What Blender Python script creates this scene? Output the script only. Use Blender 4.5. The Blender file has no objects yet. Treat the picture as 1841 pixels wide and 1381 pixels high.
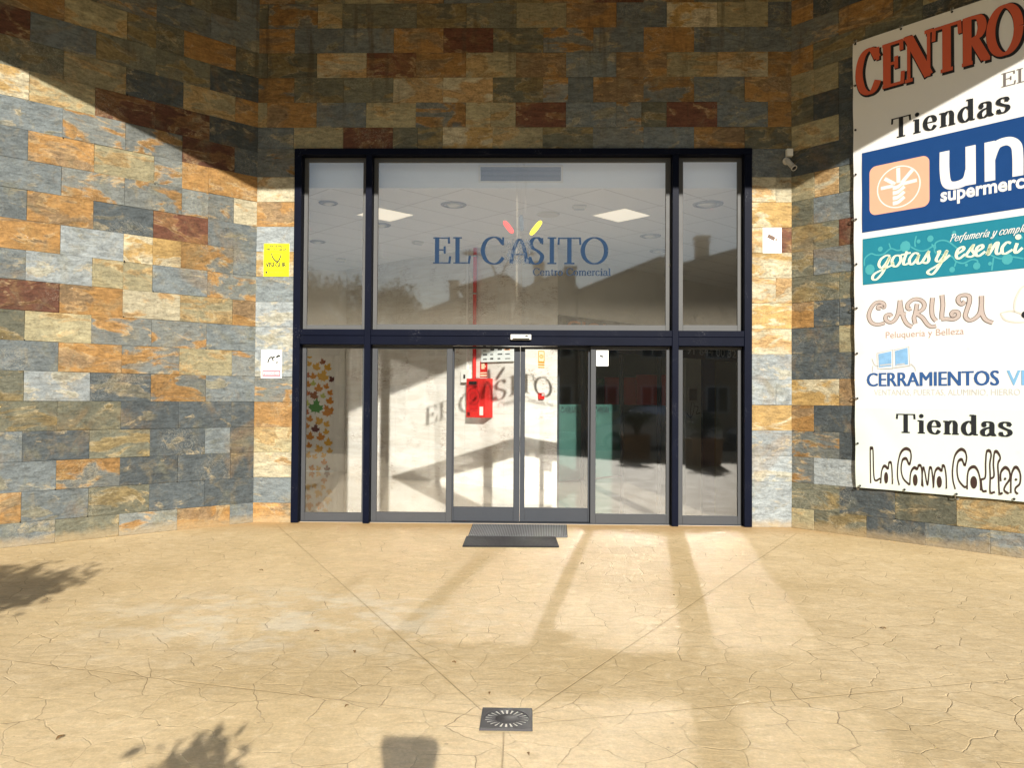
import bpy, bmesh, math, random
from mathutils import Vector, Matrix
R = math.radians
random.seed(7)
sc = bpy.context.scene
COL = sc.collection

# ------------------------------------------------------------------ camera
cam_d = bpy.data.cameras.new("camera"); cam = bpy.data.objects.new("camera", cam_d); COL.objects.link(cam)
F_PX, YAW, PITCH, ROLL = 1410.07, -0.0220, 0.0203, 0.0063
cam_d.sensor_width = 36.0; cam_d.lens = 36.0 * F_PX / 1841.0; cam_d.clip_start = 0.02; cam_d.clip_end = 1000
_f = Vector((math.sin(YAW) * math.cos(PITCH), math.cos(YAW) * math.cos(PITCH), math.sin(PITCH)))
_r = _f.cross(Vector((0, 0, 1))).normalized(); _u = _r.cross(_f)
_r2 = _r * math.cos(ROLL) + _u * math.sin(ROLL); _u2 = -_r * math.sin(ROLL) + _u * math.cos(ROLL)
cam.matrix_world = Matrix(((_r2.x, _u2.x, -_f.x, 0), (_r2.y, _u2.y, -_f.y, -9.2996), (_r2.z, _u2.z, -_f.z, 1.4765), (0, 0, 0, 1)))
sc.camera = cam

# ------------------------------------------------------------------ light
SUN_EL, SUN_DX = R(23.3), -0.148            # light travels towards +Y and slightly to -X
w = bpy.data.worlds.new("World"); sc.world = w; w.use_nodes = True
nt = w.node_tree; bg = nt.nodes["Background"]
sky = nt.nodes.new("ShaderNodeTexSky"); sky.sky_type = 'NISHITA'; sky.sun_disc = False
sky.sun_elevation = SUN_EL; sky.sun_rotation = R(171.5)
sky.air_density = 1.0; sky.dust_density = 0.2; sky.ozone_density = 1.0
nt.links.new(sky.outputs[0], bg.inputs[0]); bg.inputs[1].default_value = 0.062
sd = bpy.data.lights.new("sun", 'SUN'); sd.energy = 5.0; sd.angle = R(0.53); sd.color = (1.0, 0.95, 0.86)
sun = bpy.data.objects.new("sun", sd); COL.objects.link(sun)
_az = Vector((SUN_DX, 0.989, 0)).normalized()
sun_dir = Vector((_az.x * math.cos(SUN_EL), _az.y * math.cos(SUN_EL), -math.sin(SUN_EL)))
sun.rotation_euler = sun_dir.to_track_quat('-Z', 'Y').to_euler(); sun.location = (3, -20, 12)
vs = sc.view_settings; vs.view_transform = 'Standard'; vs.look = 'None'; vs.gamma = 1; vs.use_curve_mapping = False
vs.exposure = 0.66
cy = sc.cycles
cy.use_denoising = True; cy.use_adaptive_sampling = False; cy.max_bounces = 10; cy.diffuse_bounces = 6; cy.glossy_bounces = 4
cy.transparent_max_bounces = 24; cy.transmission_bounces = 4; cy.caustics_reflective = True; cy.caustics_refractive = False
cy.blur_glossy = 0.0; cy.sample_clamp_indirect = 0.0
try:
    cy.denoiser = 'OPENIMAGEDENOISE'; cy.denoising_input_passes = 'RGB_ALBEDO_NORMAL'; cy.denoising_prefilter = 'ACCURATE'
    cy.use_guiding = True; cy.use_surface_guiding = True
except Exception:
    pass

# ------------------------------------------------------------------ mesh helpers
class MB:
    def __init__(s): s.v = []; s.f = []; s.sm = []; s.att = {}
    def add(s, vs, fs, smooth=False):
        b = len(s.v); s.v += [tuple(p) for p in vs]
        for f in fs: s.f.append(tuple(b + i for i in f)); s.sm.append(smooth)
    def box(s, x0, x1, y0, y1, z0, z1):
        s.hexa([(x0, y0, z0), (x1, y0, z0), (x1, y1, z0), (x0, y1, z0), (x0, y0, z1), (x1, y0, z1), (x1, y1, z1), (x0, y1, z1)])
    def hexa(s, p): s.add(p, [(3, 2, 1, 0), (4, 5, 6, 7), (0, 1, 5, 4), (1, 2, 6, 5), (2, 3, 7, 6), (3, 0, 4, 7)])
    def bbox(s, x0, x1, y0, y1, z0, z1, b=0.004):
        bm = bmesh.new(); bmesh.ops.create_cube(bm, size=1)
        for v in bm.verts:
            v.co = ((x0 + x1) / 2 + v.co.x * (x1 - x0), (y0 + y1) / 2 + v.co.y * (y1 - y0), (z0 + z1) / 2 + v.co.z * (z1 - z0))
        bmesh.ops.bevel(bm, geom=bm.edges[:], offset=b, segments=2, affect='EDGES', profile=0.5)
        s.bm(bm)
    def bm(s, bm, mat=None, smooth=False):
        bm.verts.ensure_lookup_table(); bm.verts.index_update()
        vs = [(mat @ v.co) if mat else v.co.copy() for v in bm.verts]
        s.add(vs, [[v.index for v in f.verts] for f in bm.faces], smooth); bm.free()
    def tube(s, pts, rad, n=10, cap=True):
        pts = [Vector(p) for p in pts]; rads = rad if isinstance(rad, (list, tuple)) else [rad] * len(pts)
        vs = []; fs = []; ref = None
        for i, p in enumerate(pts):
            d = (pts[min(i + 1, len(pts) - 1)] - pts[max(i - 1, 0)]).normalized()
            a = ref if ref and abs(ref.dot(d)) < .95 else (Vector((0, 0, 1)) if abs(d.z) < .9 else Vector((1, 0, 0)))
            x = (a - d * a.dot(d)).normalized(); ref = x; y = d.cross(x)
            for k in range(n):
                t = 2 * math.pi * k / n; vs.append(p + (x * math.cos(t) + y * math.sin(t)) * rads[i])
        for i in range(len(pts) - 1):
            for k in range(n): fs.append((i * n + k, i * n + (k + 1) % n, (i + 1) * n + (k + 1) % n, (i + 1) * n + k))
        s.add(vs, fs, True)
        if cap:
            L = (len(pts) - 1) * n
            s.add(vs[:n], [tuple(range(n))[::-1]]); s.add(vs[L:], [tuple(range(n))])
    def lathe(s, prof, c, axis=(0, 0, 1), n=28):
        ax = Vector(axis).normalized(); a = Vector((1, 0, 0)) if abs(ax.x) < .9 else Vector((0, 1, 0))
        x = (a - ax * a.dot(ax)).normalized(); y = ax.cross(x); c = Vector(c); vs = []; fs = []
        for r, h in prof:
            for k in range(n):
                t = 2 * math.pi * k / n; vs.append(c + ax * h + (x * math.cos(t) + y * math.sin(t)) * r)
        for i in range(len(prof) - 1):
            for k in range(n): fs.append((i * n + k, i * n + (k + 1) % n, (i + 1) * n + (k + 1) % n, (i + 1) * n + k))
        s.add(vs, fs, True)

def obj(name, mb, mat, parent=None, origin=None):
    """link ONE mesh object; vertices are given in world coordinates"""
    me = bpy.data.meshes.new(name); o = bpy.data.objects.new(name, me); COL.objects.link(o)
    if parent is not None: org = Vector(parent['_org'])
    elif origin is not None: org = Vector(origin)
    else:
        n = max(1, len(mb.v)); org = Vector((sum(p[0] for p in mb.v) / n, sum(p[1] for p in mb.v) / n, min(p[2] for p in mb.v)))
    me.from_pydata([(p[0] - org.x, p[1] - org.y, p[2] - org.z) for p in mb.v], [], mb.f)
    me.polygons.foreach_set("use_smooth", mb.sm)
    for k, vals in mb.att.items():
        a = me.attributes.new(k, 'FLOAT_COLOR', 'CORNER'); flat = []
        for f, c in zip(mb.f, vals): flat += list(c) * len(f)
        a.data.foreach_set("color", flat)
    me.update()
    if mat: me.materials.append(mat)
    if parent is not None: o.parent = parent; o['_org'] = list(org)
    else: o.location = org; o['_org'] = list(org)
    return o
def tag(o, label, cat, group=None):
    o['label'] = label; o['category'] = cat
    if group: o['group'] = group
    return o
def struct(o, kind='structure'): o['kind'] = kind; return o
def thing(name, label, cat, loc, group=None):
    o = bpy.data.objects.new(name, None); COL.objects.link(o); o.location = loc; o['_org'] = list(loc); o.empty_display_size = .1
    return tag(o, label, cat, group)
def dup(root, loc, label, rotz=0):
    r = root.copy(); COL.objects.link(r); r.location = loc; r.rotation_euler = (0, 0, rotz); r['label'] = label
    for c in root.children:
        k = c.copy(); COL.objects.link(k); k.parent = r
        for g in c.children:
            h = g.copy(); COL.objects.link(h); h.parent = k
    return r

class Plane:
    """a flat printing surface: u to the right, v up, n towards the viewer"""
    def __init__(s, o, u, n): s.o = Vector(o); s.u = Vector(u).normalized(); s.n = Vector(n).normalized(); s.v = Vector((0, 0, 1))
    def p(s, u, v, h=0): return s.o + s.u * u + s.v * v + s.n * h
    def quad(s, mb, u0, u1, v0, v1, h): mb.add([s.p(u0, v0, h), s.p(u1, v0, h), s.p(u1, v1, h), s.p(u0, v1, h)], [(0, 1, 2, 3)])
    def slab(s, mb, u0, u1, v0, v1, h0, h1):
        mb.hexa([s.p(u0, v0, h1), s.p(u1, v0, h1), s.p(u1, v0, h0), s.p(u0, v0, h0), s.p(u0, v1, h1), s.p(u1, v1, h1), s.p(u1, v1, h0), s.p(u0, v1, h0)])
    def poly(s, mb, pts, h): mb.add([s.p(u, v, h) for u, v in pts], [tuple(range(len(pts)))])
    def disc(s, mb, u, v, r, h, n=20, r0=0, sy=1):
        if r0 == 0: s.poly(mb, [(u + r * math.cos(6.2832 * k / n), v + sy * r * math.sin(6.2832 * k / n)) for k in range(n)], h)
        else:
            vs = []
            for k in range(n):
                c, q = math.cos(6.2832 * k / n), math.sin(6.2832 * k / n); vs += [s.p(u + r0 * c, v + sy * r0 * q, h), s.p(u + r * c, v + sy * r * q, h)]
            mb.add(vs, [(2 * k, 2 * k + 1, (2 * k + 3) % (2 * n), (2 * k + 2) % (2 * n)) for k in range(n)])
    def rrect(s, mb, u0, u1, v0, v1, r, h):
        pts = []
        for cx, cy_, a0 in ((u1 - r, v1 - r, 0), (u0 + r, v1 - r, 90), (u0 + r, v0 + r, 180), (u1 - r, v0 + r, 270)):
            for k in range(7): a = R(a0 + 15 * k); pts.append((cx + r * math.cos(a), cy_ + r * math.sin(a)))
        s.poly(mb, pts, h)

# ------------------------------------------------------------------ lettering
def smooth(pts, k=6):
    if len(pts) < 3: return list(pts)
    out = []; P = [pts[0]] + list(pts) + [pts[-1]]
    for i in range(1, len(P) - 2):
        p0, p1, p2, p3 = P[i - 1:i + 3]
        for j in range(k):
            t = j / k
            out.append(tuple(.5 * (2 * p1[a] + (p2[a] - p0[a]) * t + (2 * p0[a] - 5 * p1[a] + 4 * p2[a] - p3[a]) * t * t + (3 * p1[a] - p0[a] - 3 * p2[a] + p3[a]) * t ** 3) for a in (0, 1)))
    out.append(tuple(pts[-1])); return out
def ribbon(mb, pl, pts, T, t, h, taper=0.0):
    """a pen stroke: T wide where it runs upright, t wide where it runs level"""
    n = len(pts); vs = []
    for i in range(n):
        a = pts[max(i - 1, 0)]; b = pts[min(i + 1, n - 1)]; dx, dy = b[0] - a[0], b[1] - a[1]; L = math.hypot(dx, dy) or 1e-9
        w_ = .5 * (t + (T - t) * abs(dy / L) ** 1.3)
        if taper:
            e = min(i, n - 1 - i) / (n - 1); w_ *= min(1, .3 + e / taper)
        nx, ny = -dy / L * w_, dx / L * w_
        vs += [pl.p(pts[i][0] + nx, pts[i][1] + ny, h), pl.p(pts[i][0] - nx, pts[i][1] - ny, h)]
    mb.add(vs, [(2 * i, 2 * i + 1, 2 * i + 3, 2 * i + 2) for i in range(n - 1)])
def ell(cx, cy_, rx, ry, n=24): return [(cx + rx * math.cos(6.2832 * k / n), cy_ + ry * math.sin(6.2832 * k / n)) for k in range(n + 1)]
# skeletons: l = straight, c = curve, s = serif bar, d = dot; 4th number scales the pen
GL = {
 'C': (.92, [('c', [(.82, .76), (.66, .95), (.45, 1.0), (.2, .86), (.08, .5), (.2, .14), (.45, 0), (.68, .05), (.84, .24)]), ('l', [(.83, 1.0), (.83, .70)], .45)]),
 'E': (.84, [('l', [(.22, 0), (.22, 1)]), ('l', [(.05, .97), (.74, .97)]), ('l', [(.22, .52), (.56, .52)]), ('l', [(.05, .03), (.78, .03)]), ('l', [(.74, 1), (.75, .76)], .5), ('l', [(.56, .66), (.56, .38)], .5), ('l', [(.77, 0), (.80, .28)], .5)]),
 'N': (1.02, [('l', [(.17, 0), (.17, 1)], .42), ('l', [(.87, 0), (.87, 1)], .42), ('l', [(.17, .98), (.87, .02)], 1.15), ('s', .11, .98, .13), ('s', .17, .02, .14), ('s', .87, .98, .14)]),
 'T': (.90, [('l', [(.45, 0), (.45, 1)]), ('l', [(.03, .97), (.87, .97)]), ('l', [(.04, 1), (.02, .72)], .45), ('l', [(.86, 1), (.88, .72)], .45), ('s', .45, .02, .2)]),
 'R': (.98, [('l', [(.22, 0), (.22, 1)]), ('c', [(.08, .97), (.35, .97), (.62, .93), (.72, .75), (.62, .56), (.35, .50), (.22, .50)]), ('l', [(.45, .5), (.82, .03)], 1.1), ('s', .22, .02, .18), ('s', .86, .02, .11)]),
 'O': (1.05, [('c', ell(.52, .5, .44, .49, 16))]),
 'L': (.78, [('l', [(.22, 0), (.22, 1)]), ('s', .22, .98, .18), ('l', [(.05, .03), (.70, .03)]), ('l', [(.69, 0), (.73, .3)], .5)]),
 'S': (.70, [('c', [(.58, .80), (.44, .97), (.24, .96), (.12, .78), (.2, .6), (.42, .47), (.58, .3), (.5, .07), (.3, 0), (.14, .08), (.06, .24)]), ('l', [(.59, .98), (.59, .74)], .4), ('l', [(.07, 0), (.07, .28)], .4)]),
 'I': (.50, [('l', [(.25, 0), (.25, 1)]), ('s', .25, .98, .2), ('s', .25, .02, .2)]),
 'P': (.8, [('l', [(.22, 0), (.22, 1)]), ('c', [(.02, .85), (.2, 1.02), (.5, 1.0), (.66, .8), (.5, .55), (.22, .5)])]),
 'i': (.40, [('l', [(.2, 0), (.2, .67)]), ('s', .2, .02, .17), ('s', .12, .65, .1), ('d', .2, .90, .11)]),
 'e': (.60, [('c', [(.08, .37), (.3, .37), (.5, .385), (.46, .58), (.3, .67), (.13, .56), (.07, .33), (.14, .1), (.32, 0), (.44, .05), (.53, .18)])]),
 'n': (.74, [('l', [(.19, 0), (.19, .67)]), ('c', [(.19, .46), (.32, .63), (.46, .66), (.55, .52), (.55, .3), (.55, 0)]), ('s', .19, .02, .16), ('s', .11, .65, .1), ('s', .56, .02, .15)]),
 'm': (1.06, [('l', [(.17, 0), (.17, .67)]), ('c', [(.17, .46), (.3, .63), (.42, .66), (.51, .52), (.51, .3), (.51, 0)]), ('c', [(.51, .46), (.64, .63), (.76, .66), (.86, .52), (.86, .3), (.86, 0)]), ('s', .17, .02, .14), ('s', .1, .65, .09), ('s', .51, .02, .12), ('s', .87, .02, .13)]),
 'd': (.72, [('c', [(.5, .54), (.33, .67), (.14, .55), (.07, .33), (.13, .1), (.3, 0), (.5, .14)]), ('l', [(.52, .02), (.52, 1.0)]), ('s', .44, .98, .1), ('s', .60, .02, .1)]),
 'a': (.64, [('c', [(.12, .5), (.17, .63), (.31, .67), (.45, .6), (.47, .42), (.47, .14), (.54, .02), (.62, .07)]), ('c', [(.47, .41), (.22, .34), (.08, .2), (.12, .04), (.27, 0), (.47, .15)]), ('d', .14, .51, .075)]),
 's': (.56, [('c', [(.46, .5), (.40, .63), (.26, .67), (.12, .6), (.11, .47), (.26, .36), (.44, .26), (.46, .12), (.32, .01), (.16, .03), (.07, .17)]), ('l', [(.46, .67), (.47, .46)], .35), ('l', [(.06, .0), (.07, .2)], .35)]),
 't': (.44, [('c', [(.2, .86), (.2, .5), (.2, .14), (.27, .01), (.40, .08)]), ('l', [(.03, .65), (.38, .65)])]),
 'r': (.50, [('l', [(.19, 0), (.19, .67)]), ('c', [(.19, .44), (.28, .6), (.42, .66)]), ('d', .41, .59, .06), ('s', .19, .02, .16), ('s', .11, .65, .1)]),
 'o': (.66, [('c', ell(.32, .335, .25, .33, 14))]),
 'c': (.58, [('c', [(.5, .5), (.40, .65), (.28, .67), (.12, .55), (.07, .33), (.13, .1), (.3, 0), (.44, .06), (.52, .18)])]),
 'l': (.38, [('l', [(.19, 0), (.19, 1)]), ('s', .19, .02, .16), ('s', .11, .98, .1)]),
 'f': (.40, [('c', [(.42, .9), (.3, 1.0), (.2, .8), (.15, .2), (.1, -.2), (0, -.3)]), ('l', [(.02, .64), (.36, .64)])]),
 'u': (.68, [('c', [(.14, .66), (.14, .25), (.22, .03), (.38, .06), (.5, .25)]), ('l', [(.5, .66), (.5, 0)])]),
 'p': (.68, [('l', [(.17, .66), (.12, -.34)]), ('c', [(.17, .5), (.34, .66), (.5, .5), (.52, .3), (.42, .05), (.28, 0), (.16, .1)])]),
 'y': (.62, [('c', [(.12, .66), (.14, .25), (.24, .05), (.38, .1), (.5, .35)]), ('c', [(.52, .66), (.48, .2), (.36, -.22), (.15, -.33), (.06, -.2), (.3, -.02)])]),
 ' ': (.42, []),
}
GL['í'] = (.40, [('l', [(.2, 0), (.2, .67)]), ('l', [(.18, .78), (.34, .98)])])
def write(mb, pl, text, u0, u1, v0, cap, T, t, h, slant=0, serif=True, track=0.0):
    adv = [GL[c][0] + track for c in text]; k = (u1 - u0) / (sum(adv) - track); u = u0; z = h
    for c, a in zip(text, adv):
        q = lambda p: (u + p[0] * k + slant * p[1] * cap, v0 + p[1] * cap)
        for st in GL[c][1]:
            z += .00012
            if st[0] in 'lc':
                m = st[2] if len(st) > 2 else 1
                pts = [q(p) for p in (smooth(st[1], 4) if st[0] == 'c' else st[1])]
                ribbon(mb, pl, pts, T * m, t * (m if m > 1 else 1), z)
            elif st[0] == 's' and serif:
                x, y = q((st[1], st[2])); e = st[3] * k
                ribbon(mb, pl, [(x - e, y), (x + e, y)], T, t * 1.15, z)
            elif st[0] == 'd':
                x, y = q((st[1], st[2])); pl.disc(mb, x, y, max(st[3] * cap * .9, T * .5), z, 12)
        u += a * k
_tc = {}
def sans(mb, pl, text, u0, u1, v0, v1, h, bold=0.0):
    """plain sans text from Blender's built-in letters, fitted to a rectangle"""
    key = (text, bold)
    if key not in _tc:
        cu = bpy.data.curves.new("t", 'FONT'); cu.body = text; cu.size = 1; cu.offset = bold; cu.resolution_u = 3
        o = bpy.data.objects.new("t", cu); COL.objects.link(o); dg = bpy.context.evaluated_depsgraph_get()
        me = o.evaluated_get(dg).to_mesh(); _tc[key] = ([(v.co.x, v.co.y) for v in me.vertices], [tuple(p.vertices) for p in me.polygons])
        o.evaluated_get(dg).to_mesh_clear(); bpy.data.objects.remove(o); bpy.data.curves.remove(cu)
    vs, fs = _tc[key]
    if not vs: return
    x0 = min(p[0] for p in vs); x1 = max(p[0] for p in vs); y0 = min(p[1] for p in vs); y1 = max(p[1] for p in vs)
    mb.add([pl.p(u0 + (x - x0) / (x1 - x0) * (u1 - u0), v0 + (y - y0) / (y1 - y0) * (v1 - v0), h) for x, y in vs], fs)

# ------------------------------------------------------------------ materials
class NT:
    def __init__(s, name):
        s.m = bpy.data.materials.new(name); s.m.use_nodes = True; s.t = s.m.node_tree; s.b = s.t.nodes.get("Principled BSDF"); s.out = s.t.nodes.get("Material Output")
    def n(s, ty, **k):
        x = s.t.nodes.new(ty)
        for a, b in k.items(): setattr(x, a, b)
        return x
    def l(s, a, b): s.t.links.new(a, b)
    def set(s, inp, v):
        if hasattr(v, 'is_linked') or isinstance(v, bpy.types.NodeSocket): s.l(v, inp)
        else:
            if isinstance(v, tuple) and len(v) == 3 and inp.type == 'RGBA': v = (*v, 1)
            inp.default_value = v
    def math(s, op, a, b=0.0, c=0.0, clamp=False):
        x = s.n("ShaderNodeMath", operation=op, use_clamp=clamp); s.set(x.inputs[0], a); s.set(x.inputs[1], b); s.set(x.inputs[2], c); return x.outputs[0]
    def vm(s, op, a, b=(0, 0, 0), sc_=None):
        x = s.n("ShaderNodeVectorMath", operation=op); s.set(x.inputs[0], a)
        if op != 'SCALE': s.set(x.inputs[1], b)
        if sc_ is not None: s.set(x.inputs[3], sc_)
        return x.outputs[1] if op in ('DOT_PRODUCT', 'LENGTH', 'DISTANCE') else x.outputs[0]
    def noise(s, v, scale, detail=4, rough=.55, dist=0.0):
        x = s.n("ShaderNodeTexNoise"); s.l(v, x.inputs['Vector']); x.inputs['Scale'].default_value = scale; x.inputs['Detail'].default_value = detail
        x.inputs['Roughness'].default_value = rough; x.inputs['Distortion'].default_value = dist; return x.outputs[0]
    def mix(s, f, a, b, mode='MIX'):
        x = s.n("ShaderNodeMix", data_type='RGBA', blend_type=mode); s.set(x.inputs[0], f); s.set(x.inputs[6], a); s.set(x.inputs[7], b); return x.outputs[2]
    def step(s, x, lo, hi):
        r = s.n("ShaderNodeMapRange", interpolation_type='SMOOTHSTEP'); s.set(r.inputs[0], x); s.set(r.inputs[1], lo); s.set(r.inputs[2], hi); return r.outputs[0]
    def obj(s): return s.n("ShaderNodeTexCoord").outputs['Object']
    def pos(s): return s.n("ShaderNodeNewGeometry").outputs['Position']
    def bump(s, h, dist, strength=1.0):
        b = s.n("ShaderNodeBump"); b.inputs['Distance'].default_value = dist; b.inputs['Strength'].default_value = strength; s.l(h, b.inputs['Height']); s.l(b.outputs[0], s.b.inputs['Normal']); return b
    def col(s, v): s.set(s.b.inputs['Base Color'], v)
    def rough(s, v): s.set(s.b.inputs['Roughness'], v)
_mc = {}
def paint(name, col, rough=.6, var=.12, scale=9.0, metal=0.0, spec=.18, bump=0.0):
    """a plain finish with slight wear: tone drifts a little and the gloss is uneven"""
    if name in _mc: return _mc[name]
    N = NT(name); p = N.obj(); n1 = N.noise(p, scale, 6, .6); n2 = N.noise(p, scale * 9, 3, .5)
    f = N.math('ADD', N.math('MULTIPLY', N.math('SUBTRACT', n1, .5), var * 2), N.math('MULTIPLY', N.math('SUBTRACT', n2, .5), var))
    hs = N.n("ShaderNodeHueSaturation"); hs.inputs['Color'].default_value = (*col, 1); N.l(N.math('ADD', f, 1.0), hs.inputs['Value']); N.col(hs.outputs[0])
    N.rough(N.math('ADD', N.math('MULTIPLY', N.math('SUBTRACT', n1, .5), .25), rough)); N.b.inputs['Metallic'].default_value = metal
    N.b.inputs['Specular IOR Level'].default_value = spec
    if bump: N.bump(n2, bump)
    _mc[name] = N.m; return N.m

def m_slate():
    N = NT("slate_cladding"); pos = N.pos()
    ca = N.n("ShaderNodeAttribute", attribute_name='ca'); cb = N.n("ShaderNodeAttribute", attribute_name='cb')
    off = N.n("ShaderNodeCombineXYZ"); N.l(N.math('MULTIPLY', cb.outputs['Alpha'], 61.0), off.inputs[0]); N.l(N.math('MULTIPLY', cb.outputs['Alpha'], 37.0), off.inputs[1]); N.l(N.math('MULTIPLY', cb.outputs['Alpha'], 83.0), off.inputs[2])
    p = N.vm('ADD', pos, off.outputs[0])
    st = N.n("ShaderNodeMapping"); N.l(p, st.inputs[0]); st.inputs['Rotation'].default_value = (.3, .5, .2); st.inputs['Scale'].default_value = (1.0, 1.0, 2.3)
    n1 = N.noise(st.outputs[0], 2.2, 9, .60, .55)
    thr = N.math('SUBTRACT', .74, N.math('MULTIPLY', ca.outputs['Alpha'], .48))
    mask = N.step(n1, N.math('SUBTRACT', thr, .035), N.math('ADD', thr, .05))
    base = N.mix(mask, ca.outputs['Color'], cb.outputs['Color'])
    rg_ = N.math('SINE', N.math('MULTIPLY', n1, 70.0)); base = N.vm('SCALE', base, sc_=N.math('ADD', 1.0, N.math('MULTIPLY', N.math('MULTIPLY', rg_, mask), .16)))
    # soft rusty / olive clouds
    n2 = N.noise(p, 6.5, 8, .62, .5)
    base = N.mix(N.math('MULTIPLY', N.step(n2, .50, .72), .5), base, N.mix(.5, base, (.30, .22, .09)))
    base = N.mix(N.math('MULTIPLY', N.step(n2, .46, .26), .55), base, N.vm('SCALE', base, sc_=.55))
    # rust wash and olive bloom that run on across the joints
    n5 = N.noise(pos, 1.7, 6, .62, .8); n6 = N.noise(pos, 3.3, 6, .6, .4)
    base = N.mix(N.math('MULTIPLY', N.step(n5, .54, .70), .38), base, (.21, .125, .045))
    base = N.mix(N.math('MULTIPLY', N.step(n6, .53, .70), .42), base, (.165, .160, .105))
    # mineral line along the colour border
    rim = N.math('SUBTRACT', 1.0, N.step(N.math('ABSOLUTE', N.math('SUBTRACT', n1, thr)), .004, .03))
    rim = N.math('MULTIPLY', rim, N.step(n2, .42, .6))
    base = N.mix(N.math('MULTIPLY', rim, .30), base, (.55, .43, .25))
    # cleft grain, diagonal
    gr = N.n("ShaderNodeMapping"); N.l(p, gr.inputs[0]); gr.inputs['Rotation'].default_value = (.4, .75, .5); gr.inputs['Scale'].default_value = (1.6, 1.6, 5.0)
    n3 = N.noise(gr.outputs[0], 5.0, 9, .68, .4)
    n4 = N.noise(p, 42.0, 6, .7)
    v = N.math('ADD', N.math('MULTIPLY', N.math('SUBTRACT', n3, .5), 1.9), N.math('MULTIPLY', N.math('SUBTRACT', n4, .5), 1.2))
    base = N.vm('SCALE', base, sc_=N.math('ADD', v, 1.0, clamp=False))
    # efflorescence streaks and white nicks
    wv = N.noise(p, 9.0, 5, .7, 2.2)
    ln = N.math('SUBTRACT', 1.0, N.step(N.math('ABSOLUTE', N.math('SUBTRACT', wv, .5)), .003, .016))
    ln = N.math('MULTIPLY', ln, N.step(N.noise(p, 2.1, 2), .53, .66))
    base = N.mix(N.math('MULTIPLY', ln, .32), base, (.60, .55, .42))
    sp = N.math('MULTIPLY', N.step(N.noise(p, 30.0, 3, .6), .70, .76), N.step(N.noise(p, 3.0, 2), .58, .66))
    base = N.mix(N.math('MULTIPLY', sp, .7), base, (.65, .62, .55))
    # rain streaks below the coping, splash dirt at the foot
    sx = N.n("ShaderNodeSeparateXYZ"); N.l(pos, sx.inputs[0]); mp = N.n("ShaderNodeMapping"); N.l(pos, mp.inputs[0]); mp.inputs['Scale'].default_value = (1, 1, .10)
    stk = N.math('MULTIPLY', N.step(N.noise(mp.outputs[0], 6.5, 5, .6), .54, .70), N.step(N.math('ADD', sx.outputs[2], N.math('MULTIPLY', n5, 2.0)), 5.2, 6.8))
    base = N.mix(N.math('MULTIPLY', stk, .6), base, (.060, .045, .028))
    spl = N.math('SUBTRACT', 1.0, N.step(N.math('SUBTRACT', sx.outputs[2], N.math('MULTIPLY', n2, .14)), -.04, .06)); base = N.mix(N.math('MULTIPLY', spl, .6), base, (.36, .27, .15))
    N.col(base); N.rough(N.math('ADD', N.math('MULTIPLY', n4, .25), .50)); N.b.inputs['Specular IOR Level'].default_value = .28
    h = N.math('ADD', N.math('ADD', N.math('MULTIPLY', n3, 1.0), N.math('MULTIPLY', n1, 1.1)), N.math('MULTIPLY', n4, .22))
    N.bump(h, .022, .9); return N.m

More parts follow.
